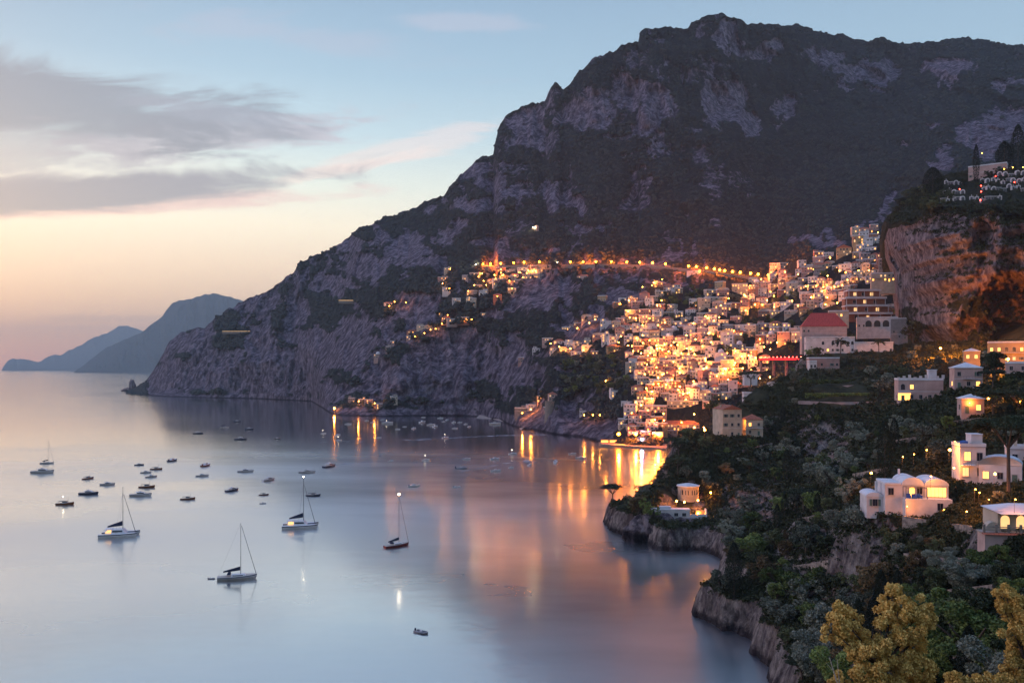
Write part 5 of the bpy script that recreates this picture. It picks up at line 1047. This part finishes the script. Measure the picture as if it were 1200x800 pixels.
ZH=[((850,520),'around the gabled house'),((800,560),'on the rocky point'),((900,560),'above the inner cove'),((880,460),'by the white cottages'),((980,500),'under the hedged terraces'),((1060,500),'below the pink villa'),((1110,480),'between pink villa and cottage'),((1170,500),'above the tower house'),((1000,580),'beside the vaulted villa'),((1060,620),'under the vaulted villa'),((1130,640),'under the retaining wall'),((870,680),'above the sea cliff'),((930,640),'left of the bare rock patch'),((940,740),'on the lower cliff edge'),((1010,700),'behind the tall yellow tree'),((1110,720),'right of the tall yellow tree'),((1170,680),'below the restaurant'),((1150,760),'between the two yellow trees'),((1100,430),'at the cliff foot'),((1180,440),'beside the orange villa'),((960,440),'around the monastery'),((1050,250),'on the cliff top'),((920,600),'on the middle slope'),((1190,560),'around the white farmhouse')]
ZC=[((1115,215),'in the outer cemetery rows'),((1115,235),'in the lowest outer cemetery row'),((1175,205),'in the top cemetery row'),((1175,214),'in the middle cemetery row'),((1175,222),'in the lower cemetery row'),((1155,235),'in the bottom cemetery row')]
ZB=[((120,570),'below the yellow-free open water'),((175,560),'in the crowded cluster'),((250,505),'along the far light streak'),((245,560),'between cluster and big catamaran'),((310,580),'left of the tall catamaran'),((370,560),'around the tall catamaran'),((400,505),'off the shore lamp'),((450,500),'off the mooring cove'),((500,496),'in the mooring rows'),((540,497),'off the small beach'),((510,530),'on the dark open water'),((600,540),'in the red reflections'),((665,536),'near the landing stage')]
ZB[0]=((110,570),'in the loose outer group')
ZSET={'house':ZT,'street lamp':ZT,'tree':ZH+ZT,'tomb':ZC,'boat':ZB,'motor yacht':ZB,'bar':[((745,519),'behind the landing stage')],'lamp':ZC}
from collections import defaultdict
G_=defaultdict(list)
for o,look,px_,py_,zone in THINGS:
    cat=o['category']
    if zone is None:
        z=ZSET.get(cat,ZT); zone=min(z,key=lambda t:(t[0][0]-px_)**2+(t[0][1]-py_)**2*1.6)[1]
    G_[(look,zone,cat)].append((px_,py_,o))
for (look,zone,cat),v in G_.items():
    v.sort(key=lambda t:(t[0],t[1]))
    for i,(a,b,o) in enumerate(v): o['label']=f"{look} {zone}" if len(v)==1 else f"{look} {zone}, {ordw(i+1)} of {len(v)} from the left".replace(f" of {len(v)} "," ")
HAZE=5.2e-5
# ------------------------------------------------------------------ SEA
def water_mat():
    m=D_.materials.new('sea_water'); m.use_nodes=True; nt=m.node_tree; N=nt.nodes; L=nt.links
    for n in list(N):
        if n.type!='OUTPUT_MATERIAL': N.remove(n)
    out=[n for n in N if n.type=='OUTPUT_MATERIAL'][0]
    tc=N.new('ShaderNodeTexCoord')
    def noise(s,st,det=4,w=0):
        mp=N.new('ShaderNodeMapping'); mp.inputs['Scale'].default_value=st; mp.inputs['Rotation'].default_value=(0,0,w); L.new(tc.outputs['Object'],mp.inputs['Vector'])
        n=N.new('ShaderNodeTexNoise'); n.inputs['Scale'].default_value=s; n.inputs['Detail'].default_value=det; L.new(mp.outputs[0],n.inputs['Vector']); return n.outputs['Fac']
    def mr(v,a,b,c,d):
        r=N.new('ShaderNodeMapRange'); L.new(v,r.inputs['Value'])
        for k,x in zip(('From Min','From Max','To Min','To Max'),(a,b,c,d)): r.inputs[k].default_value=x
        return r.outputs['Result']
    big=noise(.004,(1,1.6,1),5,.35)
    gl=N.new('ShaderNodeBsdfAnisotropic'); gl.distribution='GGX'; gl.inputs['Color'].default_value=(.93,.94,.93,1)
    sy=N.new('ShaderNodeSeparateXYZ'); L.new(tc.outputs['Object'],sy.inputs[0]); calm=mr(sy.outputs['Y'],600,950,1,.33); rm=N.new('ShaderNodeMath'); rm.operation='MULTIPLY'; L.new(mr(big,.38,.62,.26,.38),rm.inputs[0]); L.new(calm,rm.inputs[1]); L.new(rm.outputs[0],gl.inputs['Roughness'])
    g2=N.new('ShaderNodeBsdfAnisotropic'); g2.distribution='GGX'; g2.inputs['Color'].default_value=(.92,.94,.94,1); g2.inputs['Roughness'].default_value=.13
    h=N.new('ShaderNodeMath'); h.operation='MULTIPLY_ADD'; L.new(noise(.35,(1,1,1),4),h.inputs[0]); h.inputs[1].default_value=.5
    L.new(noise(.05,(1,1.5,1),4,.3),h.inputs[2])
    bp=N.new('ShaderNodeBump'); bp.inputs['Strength'].default_value=.05; bp.inputs['Distance'].default_value=1.0; L.new(h.outputs[0],bp.inputs['Height']); L.new(bp.outputs['Normal'],gl.inputs['Normal']); L.new(bp.outputs['Normal'],g2.inputs['Normal'])
    gm=N.new('ShaderNodeMixShader'); L.new(mr(noise(.0022,(1,2.2,1),6,.5),.42,.58,.25,.75),gm.inputs[0]); L.new(gl.outputs[0],gm.inputs[1]); L.new(g2.outputs[0],gm.inputs[2])
    df=N.new('ShaderNodeBsdfDiffuse'); df.inputs['Color'].default_value=(.012,.045,.085,1)
    lw=N.new('ShaderNodeFresnel'); lw.inputs['IOR'].default_value=1.33
    mx=N.new('ShaderNodeMixShader'); L.new(mr(lw.outputs[0],.02,.26,.76,1.0),mx.inputs[0]); L.new(df.outputs[0],mx.inputs[1]); L.new(gm.outputs[0],mx.inputs[2])
    L.new(mx.outputs[0],out.inputs['Surface']); return m
mb=MB(); wm=water_mat()
mb.add([(-26000,-3000,0),(26000,-3000,0),(26000,27000,0),(-26000,27000,0)],[(0,1,2,3)],wm)
struct(link('sea',mb.mesh('sea')))
mb=MB(); mb.add([(-26000,-3000,-15),(26000,-3000,-15),(26000,27000,-15),(-26000,27000,-15)],[(0,1,2,3)],'stone')
struct(link('sea_bed',mb.mesh('sea_bed')))

# ------------------------------------------------------------------ SKY
w=D_.worlds.new('World'); sc.world=w; w.use_nodes=True; nt=w.node_tree; N=nt.nodes; L=nt.links
bg=N['Background']; SUN_EL,SUN_AZ=R(2.0),R(-52)
sky=N.new('ShaderNodeTexSky'); sky.sky_type='NISHITA'; sky.sun_disc=False; sky.sun_elevation=SUN_EL; sky.sun_rotation=SUN_AZ; sky.altitude=70
tc=N.new('ShaderNodeTexCoord'); sp=N.new('ShaderNodeSeparateXYZ'); L.new(tc.outputs['Generated'],sp.inputs[0])
def mth(op,a,b=None,c=None,clamp=False):
    n=N.new('ShaderNodeMath'); n.operation=op; n.use_clamp=clamp
    for i,v in enumerate((a,b,c)):
        if v is None: continue
        if isinstance(v,(int,float)): n.inputs[i].default_value=v
        else: L.new(v,n.inputs[i])
    return n.outputs[0]
def cmix(f,a,b):
    x=N.new('ShaderNodeMix'); x.data_type='RGBA'; x.clamp_factor=True
    if isinstance(f,(int,float)): x.inputs['Factor'].default_value=f
    else: L.new(f,x.inputs['Factor'])
    for s_,v in (('A',a),('B',b)):
        if isinstance(v,tuple): x.inputs[s_].default_value=v+(1,)
        else: L.new(v,x.inputs[s_])
    return x.outputs['Result']
cr=N.new('ShaderNodeValToRGB'); E=cr.color_ramp
STOPS=[(0,(.46,.29,.31)),(.03,(.56,.33,.29)),(.075,(.68,.42,.31)),(.115,(.80,.56,.40)),(.16,(.84,.71,.53)),(.205,(.64,.66,.58)),(.26,(.38,.50,.56)),(.32,(.24,.37,.48)),(.40,(.16,.265,.39)),(.6,(.10,.20,.50)),(1,(.09,.18,.72))]
while len(E.elements)<len(STOPS): E.elements.new(.5)
for e,(p,c) in zip(E.elements,STOPS): e.position=p; e.color=c+(1,)
L.new(sp.outputs['Z'],cr.inputs[0])
yy=mth('MAXIMUM',sp.outputs['Y'],.05); U=mth('DIVIDE',sp.outputs['X'],yy); Vv=mth('DIVIDE',sp.outputs['Z'],yy)
# away from the afterglow the low sky is bluer
west=N.new('ShaderNodeMapRange'); L.new(U,west.inputs['Value']); west.inputs['From Min'].default_value=-.2; west.inputs['From Max'].default_value=1.2
base_c=cmix(mth('MULTIPLY',west.outputs['Result'],.75),cr.outputs['Color'],(.22,.33,.45))
base_c=cmix(.12,base_c,(.30,.36,.45))
hs=N.new('ShaderNodeMapRange'); L.new(U,hs.inputs['Value']); hs.inputs['From Min'].default_value=-.3; hs.inputs['From Max'].default_value=-.7
dark=mth('MULTIPLY',hs.outputs['Result'],mth('MULTIPLY_ADD',Vv,2.4,-.4,True))
base_c=cmix(mth('MULTIPLY',dark,.45),base_c,(.10,.15,.25))
# clouds: drawn-out banks to the west
cb=N.new('ShaderNodeCombineXYZ'); L.new(mth('MULTIPLY',U,3.0),cb.inputs[0]); L.new(mth('MULTIPLY',Vv,13.0),cb.inputs[1]); cb.inputs[2].default_value=3.1
def wn(s,det,off):
    mp=N.new('ShaderNodeMapping'); mp.inputs['Location'].default_value=(off,off*.7,off); mp.inputs['Rotation'].default_value=(0,0,-.12); L.new(cb.outputs[0],mp.inputs[0])
    n=N.new('ShaderNodeTexNoise'); n.inputs['Scale'].default_value=s; n.inputs['Detail'].default_value=det; n.inputs['Roughness'].default_value=.66; n.inputs['Distortion'].default_value=.7; L.new(mp.outputs[0],n.inputs['Vector']); return n.outputs['Fac']
n1=wn(1.5,12,0); n2=wn(3.4,10,5); n3=wn(1.2,10,9)
def band(u0,v0,ru,rv,a=0,soft=.9):
    du=mth('SUBTRACT',U,u0); dv=mth('SUBTRACT',Vv,v0); c,s=math.cos(a),math.sin(a)
    p=mth('DIVIDE',mth('ADD',mth('MULTIPLY',du,c),mth('MULTIPLY',dv,s)),ru)
    q=mth('DIVIDE',mth('SUBTRACT',mth('MULTIPLY',dv,c),mth('MULTIPLY',du,s)),rv)
    r=mth('SQRT',mth('ADD',mth('MULTIPLY',p,p),mth('MULTIPLY',q,q)))
    return mth('SUBTRACT',1.0,r)
def cloud(bd,amt,nz,na=1.4,th=.0,w_=.55):
    v=mth('ADD',bd,mth('MULTIPLY_ADD',nz,na,-.5*na)); m_=N.new('ShaderNodeMapRange'); m_.interpolation_type='SMOOTHSTEP'; L.new(v,m_.inputs['Value']); m_.inputs['From Min'].default_value=th; m_.inputs['From Max'].default_value=th+w_
    m_.inputs['To Max'].default_value=amt; return m_.outputs['Result']
def PU(x): return (x-600)/1000
def PV(y): return (431-y)/1000
grey=(.12,.13,.19); pink=(.62,.42,.42); mauve=(.36,.30,.36)
c_=base_c
c_=cmix(cloud(band(PU(490),PV(170),.15,.018,.24),.42,n1,2.4,.05),c_,(.74,.54,.50))
c_=cmix(cloud(band(PU(400),PV(198),.16,.012,.20),.45,n2,2.2,.1),c_,(.78,.56,.50))
c_=cmix(cloud(band(PU(560),PV(28),.16,.016,-.05),.4,n3,2.6,.1),c_,(.40,.38,.46))
c_=cmix(cloud(band(PU(330),PV(40),.30,.04,-.15),.35,n3,3.0,.15),c_,(.34,.33,.42))
c_=cmix(cloud(band(PU(20),PV(205),.36,.04,.05),.3,n3,2.2,.0,.7),c_,(.46,.36,.38))
c_=cmix(cloud(band(PU(230),PV(160),.26,.035,.08),.75,n2,2.4,.05,.6),c_,mauve)
c_=cmix(cloud(band(PU(40),PV(118),.31,.058,-.12),.9,n1,2.5,-.10,.6),c_,grey)
c_=cmix(cloud(band(PU(0),PV(178),.22,.04,-.02),.6,n2,2.4,.0,.6),c_,(.20,.19,.25))
c_=cmix(cloud(band(PU(230),PV(128),.14,.016,-.15),.7,n1,2.0,.0,.6),c_,(.20,.21,.28))
c_=cmix(cloud(band(PU(150),PV(240),.32,.016,.06),.8,n1,1.8,.05,.6),c_,(.60,.37,.36))
c_=cmix(cloud(band(PU(100),PV(226),.30,.026,.07),1.0,n1,1.7,-.02,.55),c_,(.175,.165,.225))
c_=cmix(cloud(band(PU(110),PV(373),.12,.008,0),.55,n2,1.8,.1,.5),c_,(.34,.25,.29))
c_=cmix(cloud(band(PU(240),PV(379),.07,.005,0),.35,n2,1.8,.1,.5),c_,(.36,.26,.30))
lo=mth('LESS_THAN',sp.outputs['Z'],-.005)
c_=cmix(lo,c_,(.10,.12,.16))
vm=N.new('ShaderNodeMix'); vm.data_type='RGBA'; vm.blend_type='ADD'; vm.inputs['Factor'].default_value=1.0
sk=N.new('ShaderNodeVectorMath'); sk.operation='SCALE'; L.new(sky.outputs[0],sk.inputs[0]); sk.inputs['Scale'].default_value=.10   # the Nishita share (its physical strength x .1)
sm=cmix(.0,sk.outputs[0],(0,0,0)); L.new(c_,vm.inputs['A']); L.new(sm,vm.inputs['B'])
L.new(vm.outputs['Result'],bg.inputs['Color']); bg.inputs['Strength'].default_value=1.2

sd=D_.lights.new('sun','SUN'); sd.energy=.75; sd.angle=R(10); sd.color=(.95,.70,.84)
so=D_.objects.new('sun',sd); COL.objects.link(so)
sdir=Vector((-.86,.0,.34)).normalized()            # the afterglow: soft light from the western sky over the sea
so.rotation_euler=sdir.to_track_quat('Z','Y').to_euler()

# ------------------------------------------------------------------ HAZE
if HAZE:
    hm=D_.materials.new('haze'); hm.use_nodes=True; n_=hm.node_tree.nodes; l_=hm.node_tree.links
    n_.remove(n_['Principled BSDF']); pv=n_.new('ShaderNodeVolumePrincipled'); pv.inputs['Density'].default_value=HAZE; pv.inputs['Color'].default_value=(.78,.92,1,1); pv.inputs['Anisotropy'].default_value=.0
    l_.new(pv.outputs[0],[x for x in n_ if x.type=='OUTPUT_MATERIAL'][0].inputs['Volume'])
    mb=MB(); mb.box(-27000,27000,-3500,28500,-17,1420,hm); hz=link('haze',mb.mesh('haze')); hz['kind']='stuff'

# ------------------------------------------------------------------ CAMERA
cd=D_.cameras.new('camera'); cd.sensor_width=36; cd.lens=30; cd.shift_y=(HY-400)/1200; cd.clip_start=.5; cd.clip_end=90000
co=D_.objects.new('camera',cd); COL.objects.link(co); co.location=(0,0,H); co.rotation_euler=(R(90),0,0); sc.camera=co
sc.view_settings.view_transform='Standard'; sc.view_settings.look='None'; sc.view_settings.exposure=.22; sc.view_settings.gamma=1
c=sc.cycles; c.use_denoising=True; c.denoiser='OPENIMAGEDENOISE'; c.max_bounces=5; c.diffuse_bounces=2; c.glossy_bounces=2; c.volume_bounces=0; c.transmission_bounces=2; c.transparent_max_bounces=4
c.sample_clamp_indirect=4; c.sample_clamp_direct=0; c.caustics_reflective=False; c.use_light_tree=True; c.use_adaptive_sampling=True; c.adaptive_threshold=.02
c.volume_step_rate=1
